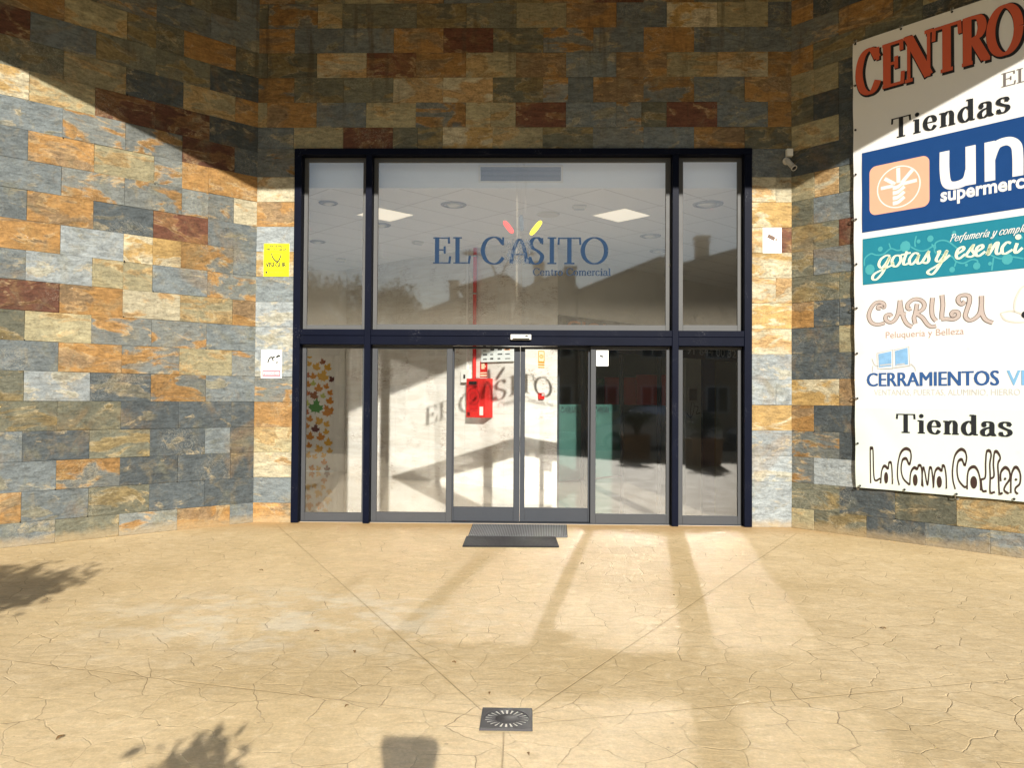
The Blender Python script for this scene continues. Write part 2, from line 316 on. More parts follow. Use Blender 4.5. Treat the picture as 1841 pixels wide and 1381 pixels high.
LINES = [((-.22, -5.543), (-2.95, -.15)), ((.026, -5.547), (3.0, -.42)), ((-.215, -5.62), (-2.445, -5.062)), ((-2.445, -5.062), (-6, -4.1)), ((.03, -5.69), (2.661, -5.003)), ((2.661, -5.003), (6.5, -4.0)), ((-.105, -5.79), (-.06, -9.5))]
def m_paving():
    N = NT("stamped_concrete"); pos = N.pos(); z0 = N.vm('MULTIPLY', pos, (1, 1, 0))
    dn = N.n("ShaderNodeTexNoise"); N.l(z0, dn.inputs['Vector']); dn.inputs['Scale'].default_value = 3.2; dn.inputs['Detail'].default_value = 4
    wob = N.vm('SCALE', N.vm('SUBTRACT', dn.outputs[1], (.5, .5, .5)), sc_=.15)
    p = N.vm('ADD', z0, wob)
    vo = N.n("ShaderNodeTexVoronoi", voronoi_dimensions='2D', feature='DISTANCE_TO_EDGE'); N.l(p, vo.inputs['Vector']); vo.inputs['Scale'].default_value = 4.2; vo.inputs['Randomness'].default_value = .95
    d = vo.outputs['Distance']
    vc = N.n("ShaderNodeTexVoronoi", voronoi_dimensions='2D', feature='F1'); N.l(p, vc.inputs['Vector']); vc.inputs['Scale'].default_value = 4.2; vc.inputs['Randomness'].default_value = .95
    sel = N.noise(z0, 1.9, 3, .6)
    joint = N.math('SUBTRACT', 1.0, N.step(d, .0035, .014))
    big = N.noise(z0, .55, 5, .6); mid = N.noise(z0, 3.5, 6, .65); fine = N.noise(z0, 70.0, 5, .7)
    st = N.n("ShaderNodeMapping"); N.l(p, st.inputs[0]); st.inputs['Rotation'].default_value = (0, 0, .35); st.inputs['Scale'].default_value = (1.2, 3.4, 1); cleft = N.noise(st.outputs[0], 6.0, 8, .66, .6)
    c = N.mix(N.step(big, .35, .68), (.58, .435, .235), (.69, .535, .32))
    cellv = N.n("ShaderNodeSeparateColor"); N.l(vc.outputs['Color'], cellv.inputs[0])
    c = N.mix(N.math('MULTIPLY', cellv.outputs[0], .35), c, (.49, .365, .195))
    c = N.mix(N.math('MULTIPLY', N.step(mid, .55, .75), .45), c, (.74, .60, .385))
    g1 = N.noise(z0, 11.0, 7, .70, .6); g2 = N.noise(z0, 38.0, 6, .75)
    c = N.mix(N.math('MULTIPLY', N.step(g1, .50, .66), .40), c, (.47, .335, .165)); c = N.mix(N.math('MULTIPLY', N.step(g1, .46, .34), .35), c, (.78, .64, .42))
    c = N.vm('SCALE', c, sc_=N.math('ADD', .72, N.math('MULTIPLY', g2, .56)))
    # scrubbed greyish patch left of the middle
    dist = N.vm('LENGTH', N.vm('MULTIPLY', N.vm('SUBTRACT', z0, (-1.6, -4.0, 0)), (.55, .95, 0)))
    worn = N.math('MULTIPLY', N.math('SUBTRACT', 1.0, N.step(dist, .2, 1.15)), N.step(mid, .42, .62))
    c = N.mix(N.math('MULTIPLY', worn, .6), c, (.66, .60, .47))
    c = N.vm('SCALE', c, sc_=N.math('ADD', N.math('MULTIPLY', N.math('SUBTRACT', N.math('ADD', N.math('MULTIPLY', cleft, .65), N.math('MULTIPLY', fine, .60)), .62), .95), 1.0))
    # dark joints; then rust tone painted at the walls' foot for missing reflected sun
    c = N.mix(N.math('MULTIPLY', N.math('MULTIPLY', joint, N.math('ADD', N.math('MULTIPLY', N.step(sel, .48, .62), .85), .08)), .85), c, (.20, .125, .06))
    sy_ = N.n('ShaderNodeSeparateXYZ'); N.l(z0, sy_.inputs[0]); foot_shade = N.math('MULTIPLY', N.step(N.math('ADD', sy_.outputs[1], N.math('MULTIPLY', mid, .5)), -.55, .25), .72)
    c = N.mix(foot_shade, c, (.44, .27, .11))
    # dirt spots
    c = N.mix(N.math('MULTIPLY', N.step(N.noise(z0, 16.0, 2, .5), .735, .76), .5), c, (.15, .10, .06))
    cut = None
    for a, b in LINES:
        pa = N.vm('SUBTRACT', N.vm('ADD', z0, N.vm('SCALE', wob, sc_=.05)), (*a, 0)); ba = (b[0] - a[0], b[1] - a[1], 0); L2 = ba[0] ** 2 + ba[1] ** 2
        hh = N.math('DIVIDE', N.vm('DOT_PRODUCT', pa, ba), L2, clamp=True)
        dd = N.vm('LENGTH', N.vm('SUBTRACT', pa, N.vm('SCALE', ba, sc_=hh)))
        cut = dd if cut is None else N.math('MINIMUM', cut, dd)
    cutm = N.math('SUBTRACT', 1.0, N.step(cut, .0015, .0055))
    halo = N.math('SUBTRACT', 1.0, N.step(cut, .0, .03))
    c = N.mix(N.math('MULTIPLY', cutm, N.math('ADD', N.math('MULTIPLY', sel, .55), .10)), c, (.17, .10, .045)); c = N.mix(N.math('MULTIPLY', halo, .14), c, (.42, .29, .13))
    N.col(c); N.rough(N.math('ADD', N.math('MULTIPLY', mid, .3), .46)); N.b.inputs['Specular IOR Level'].default_value = .4
    h = N.math('ADD', N.math('MULTIPLY', N.step(d, 0.0, .020), .40), N.math('ADD', N.math('MULTIPLY', cleft, .75), N.math('MULTIPLY', fine, .16)))
    h = N.math('SUBTRACT', h, N.math('MULTIPLY', cutm, .5)); h = N.math('ADD', h, N.math('MULTIPLY', mid, .5))
    N.bump(h, .008, .7); return N.m

def m_glass(name, r0, dust, tint=(.982, .988, .984), zlo=None, zspan=.35):
    N = NT(name); N.t.nodes.remove(N.b)
    g = N.n("ShaderNodeNewGeometry"); co = N.math('ABSOLUTE', N.vm('DOT_PRODUCT', g.outputs['Normal'], g.outputs['Incoming']))
    fr = N.math('ADD', N.math('MULTIPLY', N.math('POWER', N.math('SUBTRACT', 1.0, co, clamp=True), 5.0), 1 - r0), r0)
    tr = N.n("ShaderNodeBsdfTransparent"); tr.inputs[0].default_value = (*tint, 1)
    gl = N.n("ShaderNodeBsdfGlossy"); gl.inputs['Roughness'].default_value = GLASS_ROUGH; gl.inputs[0].default_value = (1, 1, 1, 1)
    m1 = N.n("ShaderNodeMixShader"); N.l(fr, m1.inputs[0]); N.l(tr.outputs[0], m1.inputs[1]); N.l(gl.outputs[0], m1.inputs[2])
    # dried water marks and dust lying on the pane
    p = g.outputs['Position']; mp = N.n("ShaderNodeMapping"); N.l(p, mp.inputs[0]); mp.inputs['Scale'].default_value = (1, 1, .09)
    st = N.step(N.noise(mp.outputs[0], 14.0, 5, .6), .56, .80)
    f = N.math('ADD', N.math('MULTIPLY', st, dust * .6), N.math('MULTIPLY', N.noise(p, 5.0, 6, .7), dust))
    if zlo is not None:
        sx = N.n("ShaderNodeSeparateXYZ"); N.l(p, sx.inputs[0]); e = N.math('SUBTRACT', 1.0, N.step(sx.outputs[2], zlo, zlo + zspan))
        f = N.math('ADD', f, N.math('MULTIPLY', N.math('MULTIPLY', e, N.noise(p, 26.0, 5, .7)), .10))
        band = N.math('SUBTRACT', 1.0, N.step(N.math('ABSOLUTE', N.math('ADD', sx.outputs[0], .13)), .015, .13))
        f = N.math('ADD', f, N.math('MULTIPLY', N.math('MULTIPLY', band, st), .22))
    df = N.n("ShaderNodeBsdfDiffuse"); df.inputs[0].default_value = (.62, .56, .45, 1)
    m2 = N.n("ShaderNodeMixShader"); N.l(f, m2.inputs[0]); N.l(m1.outputs[0], m2.inputs[1]); N.l(df.outputs[0], m2.inputs[2]); N.l(m2.outputs[0], N.out.inputs[0]); return N.m
GLASS_ROUGH = .028

def m_marble(name, ca, cb, vein, scale, rough, tile=None, rot=0.0, spec=.5, vs_=2.2):
    N = NT(name); p = N.pos()
    mp = N.n("ShaderNodeMapping"); N.l(p, mp.inputs[0]); mp.inputs['Rotation'].default_value = (0, 0, rot)
    q = N.n("ShaderNodeMapping"); N.l(mp.outputs[0], q.inputs[0]); q.inputs['Scale'].default_value = (1, 1, vs_); q.inputs['Rotation'].default_value = (.25, .3, 0)
    n1 = N.noise(q.outputs[0], scale, 8, .62, 1.6); n2 = N.noise(q.outputs[0], scale * .45, 5, .6, .8)
    c = N.mix(N.step(n2, .35, .7), ca, cb)
    v = N.math('SUBTRACT', 1.0, N.step(N.math('ABSOLUTE', N.math('SUBTRACT', n1, .5)), .004, .03)); v = N.math('MULTIPLY', v, N.step(N.noise(p, 2.3, 3), .48, .66))
    c = N.mix(N.math('MULTIPLY', v, .9), c, vein); c = N.mix(N.math('MULTIPLY', N.step(n1, .58, .85), .18), c, vein)
    if tile:
        sx = N.n("ShaderNodeSeparateXYZ"); N.l(mp.outputs[0], sx.inputs[0]); g = None
        for i, s_ in enumerate(tile):
            if not s_: continue
            fr = N.math('FRACT', N.math('DIVIDE', sx.outputs[i], s_)); e = N.math('MINIMUM', fr, N.math('SUBTRACT', 1.0, fr)); g = N.math('MULTIPLY', e, s_) if g is None else N.math('MINIMUM', g, N.math('MULTIPLY', e, s_))
        c = N.mix(N.math('MULTIPLY', N.math('SUBTRACT', 1.0, N.step(g, .001, .003)), .45), c, (.25, .22, .18))
    N.col(c); N.rough(rough); N.b.inputs['Specular IOR Level'].default_value = spec; return N.m
def m_ceiling():
    N = NT("ceiling_tiles"); p = N.pos(); mp = N.n("ShaderNodeMapping"); N.l(p, mp.inputs[0]); mp.inputs['Rotation'].default_value = (0, 0, R(45)); mp.inputs['Location'].default_value = (.237, .3, 0)
    sx = N.n("ShaderNodeSeparateXYZ"); N.l(mp.outputs[0], sx.inputs[0]); g = None
    for i in (0, 1):
        fr = N.math('FRACT', N.math('DIVIDE', sx.outputs[i], (.6, 1.2)[i])); e = N.math('MULTIPLY', N.math('MINIMUM', fr, N.math('SUBTRACT', 1.0, fr)), (1, 2)[i]); g = e if g is None else N.math('MINIMUM', g, e)
    c = N.mix(N.noise(p, 60.0, 3), (.78, .79, .81), (.86, .87, .89)); c = N.mix(N.math('SUBTRACT', 1.0, N.step(g, .008, .016)), c, (.50, .50, .50))
    N.col(c); N.rough(.85); return N.m
def m_emit(name, col, s):
    N = NT(name); N.b.inputs['Base Color'].default_value = (*col, 1); N.b.inputs['Emission Color'].default_value = (*col, 1); N.b.inputs['Emission Strength'].default_value = s; return N.m
def m_frame():
    N = NT("navy_steel_paint"); p = N.pos(); n = N.noise(p, 4.0, 6, .6); n2 = N.noise(p, 90.0, 4, .7)
    mp = N.n("ShaderNodeMapping"); N.l(p, mp.inputs[0]); mp.inputs['Scale'].default_value = (.6, .6, .6)
    chip = N.math('MULTIPLY', N.step(n2, .60, .68), N.step(N.noise(p, 2.7, 4, .6), .54, .66))
    c = N.mix(n, (.0020, .0029, .0085), (.0038, .0055, .015)); c = N.mix(N.math('MULTIPLY', chip, .55), c, (.32, .32, .34))
    N.col(c); N.rough(N.math('ADD', N.math('MULTIPLY', chip, .2), .42)); N.b.inputs['Specular IOR Level'].default_value = .05; N.bump(n2, .0006); return N.m
def m_leaf(name, col, tr=.25):
    N = NT(name); p = N.pos(); n = N.noise(p, 3.0, 3); n2 = N.noise(p, 30.0, 2)
    c = N.mix(n2, tuple(x * .6 for x in col), tuple(min(1, x * 1.5) for x in col)); N.col(c); N.rough(.55)
    return N.m
def m_roof():
    N = NT("roof_tiles"); p = N.pos(); sx = N.n("ShaderNodeSeparateXYZ"); N.l(p, sx.inputs[0])
    r = N.math('FRACT', N.math('MULTIPLY', sx.outputs[2], 7.0)); k = N.math('FRACT', N.math('MULTIPLY', sx.outputs[0], 5.0))
    c = N.mix(N.noise(p, 3.0, 5), (.34, .21, .13), (.48, .31, .2)); c = N.mix(N.math('MULTIPLY', N.step(r, .0, .15), .4), (.08, .05, .035), c); N.col(c); N.rough(.8); N.bump(k, .03); return N.m
def m_brick(name, a, b):
    N = NT(name); p = N.pos(); br = N.n("ShaderNodeTexBrick"); mp = N.n("ShaderNodeMapping"); N.l(p, mp.inputs[0]); mp.inputs['Rotation'].default_value = (R(90), 0, 0); N.l(mp.outputs[0], br.inputs[0])
    br.inputs['Color1'].default_value = (*a, 1); br.inputs['Color2'].default_value = (*b, 1); br.inputs['Mortar'].default_value = (.35, .32, .28, 1); br.inputs['Scale'].default_value = 4.2; N.col(br.outputs[0]); N.rough(.85); return N.m

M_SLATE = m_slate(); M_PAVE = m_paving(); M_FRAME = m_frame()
M_SASH = paint("anodised_sash", (.092, .092, .091), .55, .10, 6, .1, .15)
M_RAIL = paint("door_rail", (.042, .046, .054), .55, .10, 6, .1, .15)
M_LOW = paint("lower_sash", (.058, .060, .064), .55, .10, 6, .1, .15)
M_BLACK = paint("black_rubber", (.012, .012, .013), .6)
M_WHITE = paint("white_plastic", (.78, .77, .73), .45, .06)
M_GU = m_glass("upper_pane_glass", .090, .007, zlo=2.36)
M_GL = m_glass("lower_pane_glass", .072, .003)
M_MARB = m_marble("lobby_marble", (.76, .74, .70), (.66, .62, .56), (.28, .19, .13), 3.8, .25, tile=(.9, None, .62), rot=R(38.8), vs_=5.5)
M_FLOOR = m_marble("polished_floor", (.70, .62, .51), (.62, .54, .43), (.48, .37, .25), 2.0, .05, tile=(.6, .6, None), rot=R(41), spec=.9)
M_FLOOR.node_tree.nodes['Principled BSDF'].inputs['Coat Weight'].default_value = .8; M_FLOOR.node_tree.nodes['Principled BSDF'].inputs['Coat Roughness'].default_value = .02
M_PLASTER = paint("plaster", (.70, .68, .63), .85, .06, 3)
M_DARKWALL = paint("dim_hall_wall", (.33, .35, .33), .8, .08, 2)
M_LINER = paint("dark_backing", (.035, .032, .028), .9)
# ---- measured strokes of the printed lettering (wall metres)
CARILU = [
 [(1.056,2.482),(1.028,2.489),(1.033,2.513),(1.066,2.515),(1.089,2.494),(1.087,2.532),(1.047,2.555),(0.995,2.545),(0.948,2.486),(0.928,2.411),(0.957,2.341),(1.023,2.313),(1.098,2.327)],
 [(1.167,2.388),(1.149,2.413),(1.112,2.402),(1.109,2.359),(1.153,2.328),(1.199,2.348),(1.235,2.416),(1.256,2.555)],
 [(1.256,2.555),(1.267,2.470),(1.289,2.374),(1.325,2.302),(1.378,2.266)],
 [(1.249,2.415),(1.316,2.405)],
 [(1.427,2.503),(1.409,2.402),(1.396,2.357),(1.408,2.296)],
 [(1.370,2.461),(1.347,2.454),(1.330,2.478),(1.343,2.519),(1.396,2.552),(1.457,2.541),(1.496,2.497),(1.483,2.443),(1.413,2.402)],
 [(1.405,2.407),(1.474,2.361),(1.526,2.284),(1.568,2.255),(1.611,2.260)],
 [(1.578,2.553),(1.569,2.445),(1.577,2.362),(1.611,2.310)],
 [(1.667,2.572),(1.675,2.472),(1.666,2.382),(1.666,2.328)],
 [(1.661,2.324),(1.711,2.325),(1.777,2.316),(1.818,2.344),(1.814,2.384),(1.778,2.396),(1.757,2.375),(1.769,2.352),(1.790,2.364)],
 [(1.879,2.490),(1.851,2.461),(1.819,2.495),(1.827,2.539),(1.872,2.552),(1.916,2.535),(1.919,2.477),(1.899,2.408),(1.883,2.339),(1.915,2.297),(1.962,2.307),(2.010,2.356),(2.026,2.433),(2.028,2.529)],
 [(2.026,2.433),(2.033,2.354),(2.064,2.291),(2.125,2.256)],
]
CAVA = [
 [(0.943,0.600),(0.940,0.963),(0.952,0.973),(0.969,0.955),(0.982,0.652),(1.045,0.657),(1.045,0.608)],
 [(1.050,0.609),(1.060,0.736),(1.088,0.796),(1.126,0.774),(1.136,0.828),(1.159,0.830),(1.168,0.744),(1.172,0.609)],
 [(1.242,0.606),(1.224,0.690),(1.229,0.825),(1.257,0.941),(1.303,0.991),(1.349,0.974),(1.362,0.909),(1.344,0.832),(1.312,0.887),(1.275,0.866),(1.261,0.769),(1.284,0.676),(1.347,0.615)],
 [(1.347,0.615),(1.357,0.738),(1.389,0.797),(1.420,0.790),(1.438,0.824),(1.460,0.811),(1.469,0.728),(1.464,0.615)],
 [(1.477,0.607),(1.470,0.719),(1.480,0.803),(1.495,0.767),(1.521,0.629),(1.539,0.789),(1.553,0.808),(1.565,0.772),(1.578,0.616)],
 [(1.578,0.606),(1.591,0.756),(1.622,0.809),(1.656,0.788),(1.665,0.835),(1.686,0.818),(1.699,0.718),(1.700,0.608)],
 [(1.782,0.611),(1.762,0.695),(1.758,0.804),(1.780,0.942),(1.830,1.009),(1.871,0.993),(1.887,0.930),(1.870,0.857),(1.842,0.910),(1.809,0.880),(1.800,0.789),(1.816,0.700),(1.865,0.640),(1.886,0.651)],
 [(1.890,0.616),(1.895,0.760),(1.915,0.824),(1.956,0.845),(1.988,0.803),(2.008,0.715),(2.011,0.618)],
 [(2.063,0.618),(2.027,0.619),(2.016,0.707),(2.016,0.725),(2.052,0.754),(2.056,0.896),(2.065,0.994),(2.089,1.009),(2.104,0.970),(2.092,0.881),(2.095,0.757),(2.094,0.612),(2.134,0.615)],
 [(2.095,0.740),(2.127,0.769),(2.123,0.883),(2.132,0.989),(2.155,1.003),(2.182,0.948),(2.162,0.885),(2.166,0.763),(2.173,0.610),(2.200,0.613)],
 [(2.185,0.721),(2.185,0.799),(2.209,0.845),(2.232,0.855),(2.258,0.822),(2.262,0.753),(2.223,0.680),(2.215,0.636),(2.253,0.609)],
 [(2.269,0.615),(2.273,0.771),(2.296,0.851),(2.323,0.861),(2.349,0.803),(2.345,0.716),(2.311,0.670),(2.307,0.635),(2.329,0.612)],
 [(2.216,0.736),(2.227,0.759)],
 [(2.307,0.739),(2.319,0.757)],
]
CAVA_FILL = [
 [(1.107,0.672),(1.107,0.734),(1.128,0.673)],
 [(1.402,0.671),(1.402,0.732),(1.425,0.673)],
 [(1.634,0.671),(1.634,0.731),(1.658,0.673)],
 [(1.950,0.692),(1.950,0.755),(1.980,0.695)],
]
GOTAS = [
 [(1.157,3.038),(1.115,3.048),(1.057,3.012),(1.038,2.955),(1.067,2.922),(1.114,2.965),(1.153,3.029),(1.114,2.936),(1.066,2.854),(1.008,2.801),(0.970,2.816),(0.989,2.863),(1.076,2.902),(1.180,2.938)],
 [(1.180,2.938),(1.176,2.987),(1.209,3.031),(1.255,3.025),(1.265,2.976),(1.227,2.922),(1.190,2.927),(1.181,2.967)],
 [(1.329,3.063),(1.292,2.953),(1.310,2.926),(1.356,2.945)],
 [(1.265,3.033),(1.366,3.044)],
 [(1.447,3.019),(1.402,3.034),(1.356,2.983),(1.356,2.935),(1.383,2.922),(1.429,2.973),(1.447,3.014),(1.429,2.945),(1.446,2.919),(1.482,2.938)],
 [(1.482,2.938),(1.544,3.034),(1.536,3.007),(1.544,2.949),(1.518,2.915),(1.473,2.939)],
 [(1.623,3.013),(1.649,3.019),(1.614,2.940),(1.640,2.918),(1.683,2.959),(1.718,3.019),(1.692,2.958),(1.631,2.854),(1.579,2.795),(1.535,2.809),(1.544,2.836),(1.631,2.882),(1.743,2.969)],
 [(1.810,2.970),(1.869,3.007),(1.861,3.036),(1.819,3.014),(1.802,2.952),(1.827,2.922),(1.885,2.960)],
 [(1.885,2.941),(1.959,3.040),(1.943,2.997),(1.967,2.949),(1.934,2.926),(1.893,2.940)],
 [(1.991,2.972),(2.040,3.002),(2.032,3.030),(1.991,3.008),(1.979,2.947),(2.007,2.925),(2.063,2.962)],
 [(2.079,2.925),(2.111,3.027),(2.087,2.924),(2.151,3.022),(2.174,3.027),(2.158,2.950),(2.174,2.921),(2.213,2.942)],
 [(2.282,3.011),(2.252,3.025),(2.213,2.986),(2.209,2.934),(2.236,2.917),(2.297,2.948)],
 [(2.336,3.004),(2.316,2.937),(2.331,2.913),(2.380,2.954)],
]
VINES = [
 [(0.882,2.965),(0.887,3.044),(0.951,3.090),(1.009,3.067),(1.086,3.067),(1.162,3.115),(1.228,3.087),(1.274,3.090)],
 [(1.366,3.106),(1.438,3.058),(1.509,3.048),(1.597,3.092)],
 [(1.571,3.105),(1.606,3.053),(1.606,3.109),(1.658,3.130),(1.726,3.110),(1.794,3.045),(1.827,3.013)],
 [(1.411,3.099),(1.407,3.148),(1.421,3.212)],
 [(1.162,3.115),(1.144,3.176)],
 [(1.597,3.064),(1.614,3.005),(1.751,2.959),(1.801,2.897),(1.868,2.871),(1.942,2.898),(1.991,2.882),(1.991,2.855)],
 [(1.801,2.897),(1.784,2.844)],
 [(2.111,2.920),(2.189,2.875),(2.282,2.880),(2.387,2.849)],
 [(2.134,2.891),(2.118,2.768)],
]
VLEAF = [
 [(0.941,2.918),(0.999,2.911)],
 [(1.311,3.118),(1.370,3.110)],
 [(2.251,2.862),(2.304,2.855)],
 [(1.558,3.163),(1.593,3.158)],
 [(1.986,2.829),(2.023,2.824)],
 [(1.763,2.819),(1.793,2.816)],
 [(1.053,3.126),(1.082,3.122)],
 [(1.893,2.849),(1.909,2.847)],
 [(1.782,3.190),(1.803,3.186)],
 [(2.370,3.051),(2.385,3.049)],
 [(1.443,3.152),(1.465,3.149)],
 [(2.103,2.837),(2.122,2.834)],
]
# ================================================================== SETTING
XL, XR, WL, WR = -2.827, 2.622, -3.2803, 3.0888        # opening and niche corners on the entrance wall
AL, AR = 0.7588, 0.8152                                 # splay of the side walls
Z0 = 0.2345                                             # first full course joint
PB = Plane((0, 0, 0), (1, 0, 0), (0, -1, 0))
UL = Vector((-math.cos(AL), -math.sin(AL), 0)); NL = Vector((math.sin(AL), -math.cos(AL), 0))
UR = Vector((math.cos(AR), -math.sin(AR), 0)); NR = Vector((-math.sin(AR), -math.cos(AR), 0))
TOP = 7.0

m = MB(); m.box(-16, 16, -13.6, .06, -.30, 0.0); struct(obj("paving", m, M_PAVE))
m = MB(); m.box(-150, 150, -150, -21.5, -.5, -.012)
struct(obj("ground", m, paint("bare_ground", (.30, .25, .18), .9, .2, .4)))
m = MB(); m.box(-150, 150, -21.5, -13.6, -.5, -.13); struct(obj("road", m, paint("asphalt", (.06, .06, .058), .8, .2, 3, bump=.01)))
m = MB(); m.bbox(-16, 16, -13.75, -13.6, -.3, .004, .01); struct(obj("kerb", m, paint("kerb_stone", (.38, .36, .33), .8, .15, 4)))

# ---- slate cladding
PAL = {'s': ((.140, .160, .164), (.195, .185, .135), .28), 'd': ((.076, .090, .096), (.130, .122, .090), .26), 'l': ((.25, .275, .28), (.31, .30, .24), .34),
       'o': ((.140, .140, .102), (.210, .160, .075), .40), 'k': ((.255, .225, .135), (.29, .20, .09), .40), 'r': ((.275, .150, .050), (.19, .125, .065), .46),
       'm': ((.130, .052, .030), (.20, .10, .042), .38), 'p': ((.36, .32, .22), (.34, .22, .10), .45), 'y': ((.33, .215, .080), (.39, .34, .23), .48), 'x': ((.150, .160, .150), (.27, .15, .052), .46)}
LEFT = {-1: "srxos", 0: "ddosr", 1: "dddxs", 2: "ddods", 3: "dddoo", 4: "sxdlo", 5: "xkxrs", 6: "sxxko", 7: "rkprm", 8: "xskls", 9: "sxylr", 10: "smdrs", 11: "pxxxs",
        12: "rrkrs", 13: "dmxxs", 14: "dmmky", 15: "rkdko", 16: "doosm", 17: "orokr", 18: "ssxor", 19: "sooxk", 20: "xroks", 21: "sokrd"}
STRIPL = {-1: "r", 0: "s", 1: "p", 2: "k", 3: "r", 4: "x", 5: "l", 6: "l", 7: "l", 8: "s", 9: "y", 10: "l", 11: "r", 12: "p", 13: "x"}
STRIPR = {-1: "l", 0: "l", 1: "l", 2: "l", 3: "y", 4: "l", 5: "l", 6: "p", 7: "y", 8: "p", 9: "y", 10: "p", 11: "y", 12: "p", 13: "s"}
LINT = {14: "skmoykoxsro", 15: "krskxkmsxmsr", 16: "xooppoxrxsr", 17: "oopmrkrsrkpr", 18: "rssrmoxsrss", 19: "oxkoookrsyks", 20: "rokrsormxok", 21: "soxkrosxmrok"}
RIGHT = {-1: "kodss", 0: "odoks", 1: "xldos", 2: "xdsod", 3: "rdsdo", 4: "yrdsx", 5: "ddoso", 6: "dkdos", 7: "rdods", 8: "oosdk", 9: "osdox", 10: "omdso", 11: "osdoo", 12: "kodds",
         13: "ddsox", 14: "kdosd", 15: "odxso", 16: "kdosr", 17: "roodx", 18: "xrods", 19: "rdros", 20: "osrdo", 21: "sdoxk"}
CODES = "sdokxrmlsodxo"
def tile(mb, pl, u0, u1, v0, v1, code, rng):
    if u1 - u0 > .5 and rng.random() < .16:      # many slabs are cut as two squares
        m_ = (u0 + u1) / 2; alt = {'s': 'ld', 'd': 'so', 'o': 'ks', 'k': 'op', 'r': 'xm', 'x': 'so', 'm': 'rd', 'y': 'rk', 'l': 's', 'p': 'k'}[code]
        tile(mb, pl, u0, m_, v0, v1, code, rng); tile(mb, pl, m_, u1, v0, v1, rng.choice(alt) if rng.random() < .3 else code, rng); return
    g = .0011; A, B, a = PAL[code]; k = rng.uniform(.92, 1.2) if code in 'kpyr' else (rng.uniform(.78, 1.12) if code in 'slx' else rng.uniform(.66, .98)); q = rng.uniform(.9, 1.1)
    t = .004 + rng.random() * .007; dz = [rng.uniform(-.0016, .0016) for _ in range(4)]
    j = lambda: rng.uniform(-.0012, .0012)
    c = [(u0 + g + j(), v0 + g + j()), (u1 - g + j(), v0 + g + j()), (u1 - g + j(), v1 - g + j()), (u0 + g + j(), v1 - g + j())]
    e = .004
    i_ = [(c[0][0] + e, c[0][1] + e), (c[1][0] - e, c[1][1] + e), (c[2][0] - e, c[2][1] - e), (c[3][0] + e, c[3][1] - e)]
    vs = [pl.p(x, y, -.02) for x, y in c] + [pl.p(x, y, t - .0018) for x, y in c] + [pl.p(i_[n][0], i_[n][1], t + dz[n]) for n in range(4)]
    fs = [(0, 1, 5, 4), (1, 2, 6, 5), (2, 3, 7, 6), (3, 0, 4, 7), (4, 5, 9, 8), (5, 6, 10, 9), (6, 7, 11, 10), (7, 4, 8, 11), (8, 9, 10, 11)]
    mb.add(vs, fs)
    ca = tuple(x * k * q for x in A) + (min(.8, max(.1, a + rng.uniform(-.1, .1))),); cb = tuple(x * k for x in B) + (rng.random(),)
    mb.att.setdefault('ca', []).extend([ca] * 9); mb.att.setdefault('cb', []).extend([cb] * 9)
def rows(mb, pl, table, u_end, joints, rng, rmin=-1, rmax=21, rev=False):
    """courses of 60 x 30 cm slabs in half bond"""
    for r in range(rmin, rmax + 1):
        v0 = max(0.0, Z0 + .3 * r); v1 = min(TOP, Z0 + .3 * (r + 1)); s = joints(r); us = [0.0]
        while s < u_end - .05:
            if s > .05: us.append(s)
            s += .6
        us.append(u_end); row = table.get(r, "")
        for i in range(len(us) - 1):
            code = row[i] if i < len(row) else rng.choice(CODES)
            tile(mb, pl, us[i], us[i + 1], v0, v1, code, rng)
def wall(name, pl_, u0, u1, fill, label):
    mb = MB(); fill(mb); t = thing(name, label, "wall", tuple(pl_.p((u0 + u1) / 2, 0, -.02)))
    obj("cladding", mb, M_SLATE, t); return t
# left splay
plL = Plane((WL, 0, 0), UL, NL); rng = random.Random(11)
mb = MB(); rows(mb, plL, LEFT, 5.85, lambda r: .2824 if r % 2 else .5824, rng)
# u runs right-to-left here, so flip the windings
mb.f = [f[::-1] for f in mb.f]
tL = thing("slate_wall", "splayed wall of rusty and grey slate slabs on the left, meeting the pillar with the yellow sign", "wall", tuple(plL.p(2.9, 0, -.02)))
obj("cladding", mb, M_SLATE, tL)
mb = MB(); plL.slab(mb, -.02, 5.85, -.2, TOP, -.32, -.012); mb.f = [f[::-1] for f in mb.f]; obj("backing", mb, M_LINER, tL)
def anchors(t, pl, smax, jo, seed, n):
    rg = random.Random(seed); mb = MB()
    for k in range(n):
        r = rg.randint(0, 15); s = jo(r) + .6 * rg.randint(0, int((smax - .6) / .6)); pl.disc(mb, s + rg.choice((-.008, 0, .008)), Z0 + .3 * r + rg.choice((-.008, .006)), .0065, .0135, 10)
    mb.f = mb.f; obj("anchor_plugs", mb, M_BLACK, t)
anchors(tL, plL, 2.6, lambda r: .2824 if r % 2 else .5824, 4, 16)
# right splay
plR = Plane((WR, 0, 0), UR, NR); rng = random.Random(5)
mb = MB(); rows(mb, plR, RIGHT, 5.5, lambda r: .2739 if r % 2 else .5739, rng)
tR = thing("slate_wall", "splayed wall of dark grey slate slabs on the right, behind the big white banner", "wall", tuple(plR.p(2.7, 0, -.02)))
obj("cladding", mb, M_SLATE, tR)
mb = MB(); plR.slab(mb, -.02, 5.5, -.2, TOP, -.32, -.012); obj("backing", mb, M_LINER, tR)
anchors(tR, plR, 2.6, lambda r: .2739 if r % 2 else .5739, 6, 14)
